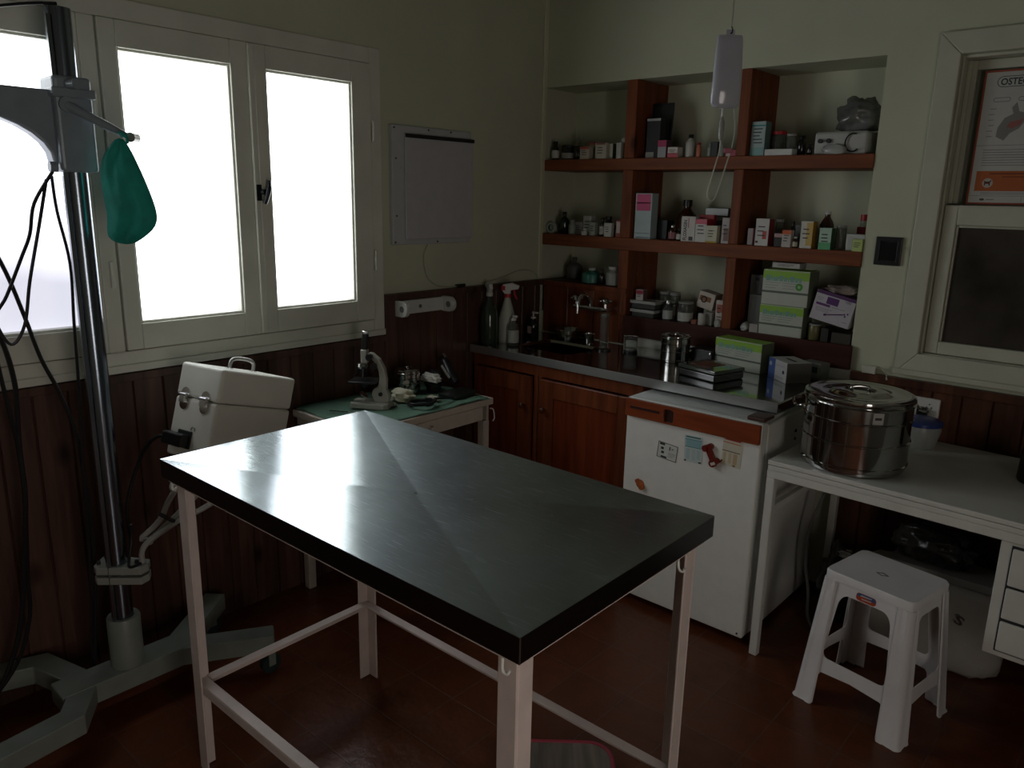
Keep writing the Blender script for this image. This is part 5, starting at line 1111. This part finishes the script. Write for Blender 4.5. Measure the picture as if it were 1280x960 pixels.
# horizontal arm with curved gusset, running off to the left (-Y)
prof = [(-.04,1.800),(-.95,1.800),(-.95,1.745),(-.30,1.745)]
for k in range(9):
    a_ = k/8*PI/2; prof.append((-.30+.245*math.sin(a_), 1.745-.12*(1-math.cos(a_))))
prof.append((-.04,1.61))
g = G().plate([(p[0],p[1]) for p in prof], [], .050, lambda p: Vector((p.z-.025, p.x, p.y)))
obj('tube_arm', g, CARR, S, bevel=.006)
lv = Vector((.045,-.02,1.765)); le = Vector((.420-px_, -2.201-py_, 1.690))
g = G().tube([lv, lv+(le-lv)*.2, le], [.014,.011,.007], 12, 2); obj('lever', g, CARR, ca, smooth=True)
fw = Vector((-.66,.75,0)); obj('lever_knob', G().cyl(le-fw*.02+Vector((.006,.006,0)), le+fw*.012+Vector((.006,.006,0)), .0125), mat('knob_metal', (.55,.54,.52), .3, .8), ca, smooth=True)
obj('lever_hub', G().cyl(lv-Vector((.01,0,0)), lv+Vector((.012,0,0)), .019), CARR, ca, smooth=True)

# cap hanging on the lever
Rh = Vector((.7505,.6609,0)); Fh = Vector((-.6609,.7505,0))
def px2(px, py):      # outline of the cap in metres: rows (left, right) per height
    return ((px-163)*.00208, (173-py)*.00208)
rowsL = [(173,156,166),(182,149,171),(192,140,176),(205,135,181),(220,133,187),(238,134,193),(255,136,198),(268,137,200),(280,135,197),(290,134,186),(297,136,176),(303,150,166)]
base = Vector((.420,-2.225,1.688)); rows = []
for i, (py, l, rr_) in enumerate(rowsL):
    x0, z = px2(l, py); x1, _ = px2(rr_, py); n = 28; row = []
    th = (.006,.014,.020,.026,.030,.033,.034,.032,.028,.022,.015,.006)[i]
    for t in range(n):
        an = 2*PI*t/n; u = math.cos(an); v = math.sin(an)
        w_ = .006*math.sin(7*u+i*.9)+.004*math.sin(13*u-i*.5)+.005*math.sin(4*u+1)
        p = base+Rh*((x0+x1)/2+(x1-x0)/2*u)+Fh*(th*v+w_*(1-abs(u)))+Vector((0,0,z))
        row.append(p)
    rows.append(row)
def teal():
    m = mat('teal_cloth', (.012,.30,.24), .75, noise=.2, nscale=18, bump=.35, bscale=40)
    return m
g = G(); g.grid(rows, True)
cap = obj('surgical_cap', g, teal(), smooth=True, sharp=False, sub=1)
tag(cap, 'teal green cloth surgical cap hanging from the lever of the chrome column', 'cap')
g = G().tube([base+Vector((-.004,.004,.004)), base+Rh*.006+Vector((0,0,.012))-Fh*.02, base+Rh*.02+Vector((0,0,.004))-Fh*.015, base+Rh*.016+Vector((0,0,-.012))], .0035, 8)
obj('tie_band', g, teal(), cap, smooth=True)

# box on the cradle
BXR = (-.288,.019,.213)
BM = Euler(BXR).to_matrix().to_4x4()
Bc = Vector((.42,-1.990,1.042))        # near top corner
wB, dB, hB, lidh = .186, .308, .290, .104
org = Bc + BM.to_3x3() @ Vector((-wB, 0, -hB))
BXT = thing('instrument_case', 'cream metal instrument case with latches and top handle by the window', 'case', org, BXR)
CREAM = mat('case_cream', (.80,.81,.73), .38, noise=.05, nscale=7)
obj('case_body', G().box(0,wB,0,dB,0,hB-lidh-.0015), CREAM, BXT, bevel=.010, seg=3)
lid = obj('case_lid', G().box(0,wB,0,dB,hB-lidh,hB), CREAM, BXT, bevel=.010, seg=3)
g = G().tube([(wB/2-.0,.105,hB),(wB/2,.108,hB+.026),(wB/2,.13,hB+.036),(wB/2,.178,hB+.036),(wB/2,.20,hB+.026),(wB/2,.203,hB)], .006, 10)
obj('carry_handle', g, mat('handle_grey', (.35,.35,.33), .3, .5), lid, smooth=True)
obj('handle_foot', G().cyl((wB/2,.105,hB),(wB/2,.105,hB+.004),.012), CHROME, lid, smooth=True); obj('handle_foot', G().cyl((wB/2,.203,hB),(wB/2,.203,hB+.004),.012), CHROME, lid, smooth=True)
for x in (.045,.135):
    g = G(); M = Matrix.Translation((x,-.0005,hB-lidh+.012)) @ Matrix.Rotation(PI/2,4,'X')
    g.lathe([(0,0),(.017,0),(.017,.003),(0,.003)], 20, M=M); g.lathe([(0,0),(.018,0),(.018,.003),(0,.003)], 20, M=Matrix.Translation((x,-.0005,hB-lidh-.022)) @ Matrix.Rotation(PI/2,4,'X'))
    g.box(x-.010,x+.010,-.014,-.0035,hB-lidh-.018,hB-lidh+.008); g.cyl((x-.014,-.010,hB-lidh+.006),(x+.014,-.010,hB-lidh+.006),.005,seg=10)
    obj('latch', g, CHROME, BXT, smooth=True)
obj('socket', G().box(.045,.105,-.006,-.0003,.030,.085), mat('socket_black', (.015,.02,.018), .4), BXT, bevel=.002)
obj('socket_ring', G().tube([(.105+.008*math.cos(q*PI/6),-.002,.092+.008*math.sin(q*PI/6)) for q in range(-1,8)], .0016, 6, 1), CHROME, BXT, smooth=True)
r = thing('power_connector', 'black connector plugged into the cream instrument case', 'plug', org + BM.to_3x3() @ Vector((.058,-.0065,.055)), BXR)
obj('plug_body', G().box(-.045,.042,-.030,-.0005,-.020,.020), BLACKP, r, bevel=.005)
obj('cord', G().tube([(-.045,-.015,0),(-.075,-.02,-.008),(-.10,-.03,-.04),(-.125,-.03,-.10),(-.14,-.03,-.18),(-.15,-.02,-.26),(-.155,.02,-.36)], .0055, 8), BLACKP, r, smooth=True)

# cables hanging by the column
CB = mat('black_cable', (.012,.012,.013), .45)
def cable(label, pts, r=.0055):
    return tag(obj('power_cable', G().tube(pts, r, 8, 6), CB, smooth=True), label, 'cable')
cable('black cable falling from the carriage outward and looping low at the left edge', [(.322,-2.362,1.600),(.28,-2.40,1.52),(.25,-2.41,1.44),(.23,-2.43,1.38),(.21,-2.47,1.28),(.20,-2.50,1.22),(.21,-2.475,1.15),(.22,-2.440,1.20),(.24,-2.42,1.32),(.27,-2.39,1.47),(.31,-2.375,1.58)], .0045)
cable('black cable hanging straight down close beside the chrome column', [(.275,-2.350,1.590),(.270,-2.345,1.50),(.262,-2.325,1.36),(.262,-2.332,1.20),(.258,-2.338,1.00),(.25,-2.345,.84),(.24,-2.35,.60),(.23,-2.36,.36),(.215,-2.37,.20),(.18,-2.36,.012)], .0042)
cable('black cable crossing diagonally from the left edge down to the column foot', [(.20,-2.56,1.56),(.20,-2.50,1.44),(.20,-2.462,1.34),(.20,-2.432,1.22),(.20,-2.405,1.10),(.205,-2.372,1.00),(.215,-2.345,.88),(.222,-2.338,.75),(.225,-2.335,.60),(.222,-2.34,.42),(.215,-2.36,.2),(.20,-2.38,.012)], .0055)
cable('thicker black cable dropping along the panelling at the left edge', [(.160,-2.53,1.30),(.160,-2.50,1.22),(.160,-2.475,1.12),(.160,-2.465,1.02),(.160,-2.470,.93),(.160,-2.475,.84),(.17,-2.480,.70),(.15,-2.50,.50),(.14,-2.52,.35),(.13,-2.56,.2),(.12,-2.66,.012)], .0068)
cable('black cable leftmost of those hanging over the timber panelling', [(.175,-2.55,1.25),(.175,-2.51,1.14),(.172,-2.496,1.02),(.168,-2.485,.92),(.160,-2.478,.84),(.15,-2.475,.74),(.145,-2.480,.62),(.13,-2.49,.45),(.12,-2.50,.3),(.11,-2.56,.15),(.10,-2.70,.012)], .0055)
tag(obj('overhead_wire', G().tube([(.29,-2.298,2.010),(.285,-2.36,2.0),(.28,-2.55,1.955),(.27,-2.8,1.93),(.25,-3.2,1.95)], .004, 8, 6), CB, smooth=True), 'thin black wire running left from the top of the column', 'wire')
tag(obj('clamp_cord', G().tube([(.325,-2.262,.60),(.318,-2.262,.55),(.330,-2.278,.50),(.36,-2.29,.485),(.39,-2.27,.50)], .0045, 8, 5), CB, smooth=True), 'short black cord curled around the clamp on the column', 'cord')

# ================================================================== LIGHT BOX, PAPER HOLDER
r = thing('x_ray_viewer', 'white wall-mounted x-ray viewing box with black strip beside the window', 'light box', (.0008,-.998,1.355))
LW, LH = .456, .482
obj('back_frame', G().box(0,.022,0,LW,0,LH), mat('viewer_white', (.50,.51,.52), .4, noise=.05), r, bevel=.004)
obj('diffuser', G().box(.0225,.034,.062,LW+.002,.022,LH-.028), mat('viewer_diffuser', (.50,.50,.53), .35), r, bevel=.005)
obj('film_clip', G().box(.0345,.041,.060,LW+.004,LH-.048,LH-.032), BLACKP, r, bevel=.002)
for y_, z_ in ((.012,.470),(.2,.472),(.33,.472),(.02,.35),(.02,.12),(.012,.012),(.25,.010)):
    obj('screw', G().cyl((.0222,y_,z_),(.0245,y_,z_),.004,seg=8), mat('screw_dark', (.08,.08,.09), .4, .5), r)
r = thing('wall_cable', 'thin cream cable dropping from the x-ray viewing box to the ledge', 'cable', (0,0,0))
obj('cable', G().tube([(.006,-.79,1.352),(.006,-.815,1.30),(.006,-.80,1.22),(.006,-.75,1.175),(.010,-.69,1.160),(.012,-.62,1.158)], .0028, 6), mat('cream_cable', (.45,.44,.35), .5), r, smooth=True)
obj('in_line_switch', G().box(.001,.013,-.62,-.56,1.1535,1.166), BLACKP, r, bevel=.003)
r = tag(obj('wall_cable', G().tube([(.006,-.45,1.159),(.006,-.30,1.18),(.006,-.18,1.205),(.006,-.09,1.20),(.008,-.04,1.17),(.034,-.035,1.10),(.034,-.03,1.0)], .0025, 6, 6), mat('cream_cable', (.45,.44,.35), .5), smooth=True), 'thin cream cable sagging toward the wall corner above the panelling', 'cable')
r = thing('paper_roll_holder', 'empty white plastic roll holder screwed to the timber panelling', 'holder', (.0190,-.992,1.056))
HM = mat('holder_white', (.66,.67,.64), .4)
HW, HH = .29, .068
obj('back_plate', G().box(0,.010,0,HW,.004,HH-.004), HM, r, bevel=.004)
def lobe(y0):
    pts = [(0,0),(.045,0)]+[(.045+.034*math.sin(q*PI/8), .034-.034*math.cos(q*PI/8)) for q in range(1,8)]+[(.045,.068),(0,.068)]
    return G().plate(pts, [], .020, lambda p: Vector((p.x, y0+p.z, p.y)))
for y0 in (0.0, HW-.02):
    e = obj('end_arm', lobe(y0), HM, r, bevel=.004)
    yy = y0+.0002 if y0 > .1 else y0+.0198
    obj('spindle_hole', G().cyl((.045,y0-.0008,.034),(.045,y0+.0004,.034),.014), mat('hole_grey', (.16,.16,.16), .5), e, smooth=True)
obj('screw', G().cyl((.0102,HW/2-.01,.034),(.013,HW/2-.01,.034),.008), mat('hole_grey', (.16,.16,.16), .5), r, smooth=True)

# ================================================================== INSTRUMENT TROLLEY
TT = thing('instrument_table', 'small cream side table with drawer covered by green cloth by the wall', 'table', (.034,-1.520,0))
TY, TX = .690, .415
obj('tabletop', G().box(0,TX,0,TY,.722,.750), mat('side_table_cream', (.56,.50,.43), .45, noise=.06), TT, bevel=.004)
SC = mat('side_table_cream', (.56,.50,.43), .45)
g = G(); g.box(.012,TX-.016,.012,.024,.655,.7215); g.box(.012,TX-.016,TY-.024,TY-.012,.655,.7215); g.box(.012,.024,.024,TY-.024,.655,.7215)
obj('apron', g, SC, TT)
dw = obj('drawer', G().box(TX-.030,TX-.012,.05,TY-.05,.660,.7175), SC, TT, bevel=.003)
obj('drawer_knob', G().cyl((TX-.012,TY/2,.688),(TX+.006,TY/2,.688),.010), SC, dw, smooth=True)
for x in (.012,TX-.046):
    for y in (.012,TY-.046): obj('leg', G().box(x,x+.034,y,y+.034,.001,.6545), SC, TT, bevel=.003)
obj('side_hook', G().tube([(TX-.02,TY,.70),(TX-.01,TY+.01,.695),(TX-.005,TY+.012,.66),(TX-.012,TY+.010,.645)], .003, 6), WHITEP, TT, smooth=True)
# green cloth
g = G(); rows = []
nx, ny = 22, 30
for i in range(nx+1):
    row = []
    for j in range(ny+1):
        u = i/nx; v = j/ny; x = .05+u*.405-.02*(1-v); y = -1.505+v*.655-.01*u
        z = .7535+.0022*math.sin(9*u+5*v)+.0015*math.sin(17*v-6*u)+.0015*(1+math.sin(40*v+9*u))*u*u
        lim = .449+.004
        if x > lim: z -= (x-lim)*(1.1+.3*math.sin(14*v)) ; x = lim+.004+.003*math.sin(22*v)
        row.append(Vector((x,y,z)))
    rows.append(row)
g.grid(rows)
cl = obj('green_cloth', g, mat('surgical_green', (.10,.19,.14), .8, noise=.12, nscale=14, bump=.25, bscale=60), smooth=True, sharp=False)
md = cl.modifiers.new('s','SOLIDIFY'); md.thickness = .0012; md.offset = 1
tag(cl, 'green surgical cloth spread over the small side table', 'cloth')
ZT = .7595
# microscope (local +x = picture right)
MS = thing('microscope', 'cream school microscope standing on the green-covered side table', 'microscope', (.235,-1.300,ZT), (0,0,math.radians(35)))
MC = mat('microscope_cream', (.38,.375,.33), .4, noise=.05); MB = mat('microscope_black', (.015,.015,.017), .3)
g = G().plate([(-.085,-.042),(.045,-.05),(.06,-.035),(.06,.035),(.045,.05),(-.085,.042),(-.095,.02),(-.05,.015),(-.05,-.015),(-.095,-.02)], [], .022, Matrix.Translation((.02,0,0)))
obj('foot', g, MC, MS, bevel=.004)
outl = [(.020,.022),(.075,.022),(.078,.05),(.066,.075),(.068,.11),(.060,.155),(.042,.19),(.015,.212),(-.004,.214),(-.004,.192),(.012,.188),(.030,.168),(.038,.140),(.040,.110),(.034,.085),(.012,.07),(.008,.05)]
g = G().plate(outl, [], .030, lambda p: Vector((p.x, p.z-.015, p.y)))
obj('arm', g, MC, MS, bevel=.005)
obj('head', G().box(-.032,-.006,-.016,.016,.172,.226), MC, MS, bevel=.005)
obj('tube', G().cyl((-.019,0,.226),(-.014,0,.285),.0125), MB, MS, smooth=True)
obj('eyepiece', G().lathe([(.0115,.285),(.0135,.287),(.0135,.296),(.009,.298),(0,.298)], 16, c=(-.014,0,0)), CHROME, MS, smooth=True)
obj('nosepiece', G().lathe([(0,.150),(.018,.152),(.024,.160),(.02,.171),(0,.1715)], 20, c=(-.030,0,0)), CHROME, MS, smooth=True)
for dx, dy in ((-.012,0),(.006,.012),(.006,-.012)): obj('objective', G().cyl((-.030+dx,dy,.152),(-.034+dx*1.8,dy*1.6,.118),.0075,.005,12), MB, MS, smooth=True)
obj('stage', G().box(-.075,.032,-.045,.045,.098,.106), MB, MS, bevel=.002)
obj('condenser', G().lathe([(0,.075),(.012,.075),(.016,.097),(0,.097)], 16, c=(-.025,0,0)), MB, MS, smooth=True)
obj('mirror', G().lathe([(0,0),(.018,0),(.018,.004),(0,.004)], 20, M=Matrix.Translation((-.028,0,.045)) @ Matrix.Rotation(.7,4,'Y')), CHROME, MS, smooth=True)
for z in (.200,.165): obj('focus_knob', G().cyl((.006 if z > .19 else .022,-.015,z),(.006 if z > .19 else .022,-.034,z),.0125), MB, MS, smooth=True)
obj('lamp_switch', G().cyl((.045,-.0155,.055),(.045,-.021,.055),.008), MB, MS, smooth=True)
# chrome pots
def pot(label, x, y, R, H):
    r = thing('steel_pot', label, 'pot', (x,y,ZT))
    pr_ = [(0,0),(R*.95,0),(R,.004)]
    for k in range(4): z = H*(.2+.2*k); pr_ += [(R,z),(R*1.06,z+.002),(R*1.06,z+.005),(R,z+.007)]
    pr_ += [(R,H*.94),(R*.8,H),(0,H)]
    obj('pot_body', G().lathe(pr_, 32), STEELP, r, smooth=True)
    obj('lid_knob', G().lathe([(0,H),(.005,H),(.008,H+.008),(0,H+.012)], 12), STEELP, r, smooth=True)
pot('small ribbed chrome pot with knob on the green side table cloth', .170, -1.055, .050, .105)
r = thing('glass_bowl', 'dark round bowl beside the ribbed chrome pot on the side table', 'bowl', (.225,-.960,ZT))
obj('bowl', G().lathe([(0,0),(.026,0),(.042,.04),(.040,.04),(.024,.004),(0,.004)], 28), BODY['dark'], r, smooth=True)
crumple('gauze_wad', 'crumpled white gauze lying on the chrome pot and bowl', 'gauze', (.215,-.965,.8015), .052,.034,.020, mat('gauze_white', (.5,.5,.46), .85, noise=.15), 31, .2, 3)
crumple('cotton_wad', 'large cream cotton wad on the green cloth before the chrome pot', 'cotton', (.250,-1.150,ZT+.0), .052,.044,.028, mat('cotton_cream', (.52,.50,.38), .9, noise=.1, bump=.3), 32, .2, 3)
crumple('cotton_wad', 'small flat cotton tuft right of the large cream wad', 'cotton', (.330,-1.060,ZT), .032,.016,.010, mat('cotton_cream', (.52,.50,.38), .9), 33, .2, 3)
sg = G(); P_ = []
for q in range(34):
    a_ = q*2*PI/14; R_ = .040+.006*math.sin(q*.9); P_.append((.355+R_*math.cos(a_)+.0006*q, -1.155+R_*1.2*math.sin(a_), ZT+.006+.0005*q))
P_ += [(.38,-1.10,ZT+.022),(.39,-1.04,ZT+.016),(.385,-1.00,ZT+.010)]
sg.tube(P_, .0048, 8, 3)
r = thing('stethoscope', 'black coiled stethoscope lying on the green cloth near the microscope', 'stethoscope', (0,0,0))
obj('tubing', sg, BLACKP, r, smooth=True)
obj('chest_piece', G().lathe([(0,0),(.018,0),(.02,.004),(.016,.010),(0,.011)], 20, c=(.285,-1.235,ZT)), CHROME, r, smooth=True)
r = thing('dark_tray', 'flat black instrument tray on the right end of the green cloth', 'tray', (.295,-.945,ZT), (0,0,.10))
r.location = (.335,-.925,ZT)
g = G().plate(rrect(-.050,.050,-.075,.075,.012), [], .012, Matrix.Identity(4)); obj('tray_body', g, mat('tray_black', (.012,.016,.014), .3), r, bevel=.003)
r = thing('hair_clipper', 'black and silver hair clipper lying slanted over a black pouch on the side table', 'clipper', (.085,-.740,ZT), (.0,-.32,0))
r.location = (.270,-.862,ZT+.018); r.rotation_euler = (0,math.radians(-46),0)
obj('clipper_body', G().tube([(0,0,.012),(0,0,.05),(0,.006,.10),(0,.012,.135)], [.017,.020,.018,.015], 14), BLACKP, r, smooth=True)
obj('clipper_grip', G().box(-.006,.006,-.0235,-.018,.04,.11), mat('grip_silver', (.45,.45,.42), .3, .6), r, bevel=.002)
obj('clipper_blade', G().box(-.018,.018,.004,.018,.136,.156), CHROME, r, bevel=.001)
r = thing('black_pouch', 'black rounded pouch at the back right corner of the side table', 'pouch', (.150,-.880,ZT))
rows = []
for z, k in ((0,.9),(.006,1),(.03,1.02),(.055,.9),(.066,.6)):
    rows.append([Vector((.036*k*math.cos(q*PI/10), .030*k*math.sin(q*PI/10), z)) for q in range(20)])
obj('pouch_body', G().grid(rows, True), mat('pouch_fabric', (.012,.012,.012), .7), r, smooth=True)
r = thing('foil_packet', 'thin metal instrument lying on the cloth left of the microscope', 'instrument', (.22,-1.43,ZT), (0,0,.5))
obj('blade', G().box(-.045,.03,-.004,.004,0,.003), STEELP, r); obj('grip', G().cyl((.03,0,.003),(.075,0,.003),.003,seg=8), STEELP, r, smooth=True)
r.name = 'metal_instrument'

# ================================================================== DRIP BAG FROM THE CEILING
BXx, BYy = 1.474, -1.000
r = thing('drip_bag', 'clear infusion bag hanging on a cord in front of the shelves', 'infusion bag', (BXx,BYy,1.815), (0,0,math.radians(41.4)))
rows = []
for z, hw, th in ((.0,.012,.004),(.004,.033,.008),(.014,.041,.012),(.06,.0405,.015),(.12,.0385,.013),(.17,.0365,.010),(.186,.035,.006),(.192,.032,.003)):
    rows.append([Vector((hw*math.copysign(abs(math.cos(q*PI/14))**.6, math.cos(q*PI/14)), th*math.sin(q*PI/14), z)) for q in range(28)])
BAG = mat('bag_film', (.58,.60,.68), .15, noise=.06, nscale=12, bump=.15, bscale=10, trans=.25, coat=.5, ior=1.3)
bb = obj('bag_body', G().grid(rows, True), BAG, r, smooth=True)
obj('hanging_tab', G().box(-.012,.012,-.001,.001,.192,.206), BAG, bb)
obj('outlet_port', G().cyl((-.004,0,-.022),(-.004,0,.003),.004,seg=10), mat('port_clear', (.5,.52,.5), .2), bb, smooth=True)
obj('drip_chamber', G().lathe([(0,-.085),(.004,-.085),(.0075,-.078),(.0075,-.036),(.005,-.030),(.003,-.022),(0,-.022)], 16, c=(-.004,0,0)), mat('chamber_clear', (.62,.65,.62), .08, trans=.6, ior=1.3), r, smooth=True)
g = G().tube([(-.004,0,-.085),(-.006,0,-.12),(-.022,0,-.19),(-.030,.0,-.235),(-.022,0,-.252),(-.008,0,-.245),(.006,0,-.20),(.018,0,-.15),(.030,0,-.10),(.034,0,-.06),(.030,.0,-.02),(.020,.012,.05),(.014,.016,.10)], .0019, 8, 6)
obj('drip_line', g, mat('line_clear', (.50,.52,.44), .2), r, smooth=True)
obj('roller_clamp', G().box(.008,.030,-.006,.006,-.120,-.106), mat('clamp_pink', (.40,.10,.14), .4), r, bevel=.002)
r = thing('ceiling_cord', 'thin pale cord from the ceiling holding the infusion bag', 'cord', (BXx,BYy,0))
obj('cord', G().tube([(0,0,2.028),(.002,0,2.12),(.001,0,2.4),(0,0,2.735)], .0028, 6, 3), mat('cord_pale', (.42,.42,.32), .7), r, smooth=True)
obj('hook', G().tube([(0,0,2.030),(.005,0,2.022),(.004,0,2.012),(-.004,0,2.012)], .002, 6), mat('dark_iron', (.03,.03,.035), .35, .8), r, smooth=True)
obj('ceiling_plate', G().cyl((0,0,2.735),(0,0,2.7495),.02), WHITEP, r, smooth=True)

# ================================================================== PAD ON THE FLOOR
r = thing('floor_pad', 'grey wood-grained pad with pink-red rim on the floor under the table', 'pad', (1.480,-1.668,.001), (0,0,math.radians(41)))
w2, d2 = .165, .150
g = G().plate(rrect(-w2,w2,-d2,d2,.07,8), [rrect(-w2+.012,w2-.012,-d2+.012,d2-.012,.06,8)], .030, Matrix.Identity(4)); obj('rim', g, mat('pink_rim', (.40,.045,.075), .45), r, bevel=.004)
g = G().plate(rrect(-w2+.0125,w2-.0125,-d2+.0125,d2-.0125,.0595,8), [], .027, Matrix.Identity(4)); obj('top_surface', g, wood('pad_grey_wood', (.12,.10,.085), (.26,.22,.18), 'Y', .5, False, 0), r)
obj('black_foot_mark', G().cyl((-.075,-.055,.0275),(-.075,-.055,.031),.045,seg=24), BLACKP, r, smooth=True)

# ================================================================== LIGHT AND CAMERA
wd = bpy.data.worlds.new('world'); bpy.context.scene.world = wd; wd.use_nodes = True
wd.node_tree.nodes['Background'].inputs[0].default_value = (.6,.65,.7,1); wd.node_tree.nodes['Background'].inputs[1].default_value = .02
cam = bpy.data.cameras.new('camera'); co = bpy.data.objects.new('camera', cam); COL.objects.link(co)
yaw, pitch, roll, fpx = .722, .2376, .0211, 964.83
F_ = Vector((-math.sin(yaw)*math.cos(pitch), math.cos(yaw)*math.cos(pitch), -math.sin(pitch)))
R_ = Vector((math.cos(yaw), math.sin(yaw), 0)); U_ = R_.cross(F_)
R2 = R_*math.cos(roll)+U_*math.sin(roll); U2 = -R_*math.sin(roll)+U_*math.cos(roll)
Mx = Matrix((R2, U2, -F_)).transposed().to_4x4(); Mx.translation = Vector((2.5552,-3.1078,1.5609))
co.matrix_world = Mx
cam.sensor_fit = 'HORIZONTAL'; cam.sensor_width = 36; cam.lens = fpx/1280*36; cam.clip_start = .02
sc = bpy.context.scene; sc.camera = co
sc.view_settings.view_transform = 'Standard'; sc.view_settings.look = 'None'; sc.view_settings.exposure = 0.0; sc.view_settings.gamma = 1.0
cy = sc.cycles
cy.use_denoising = True; cy.max_bounces = 8; cy.diffuse_bounces = 4; cy.glossy_bounces = 5; cy.transmission_bounces = 6
cy.sample_clamp_indirect = 4.0; cy.caustics_reflective = False; cy.caustics_refractive = False
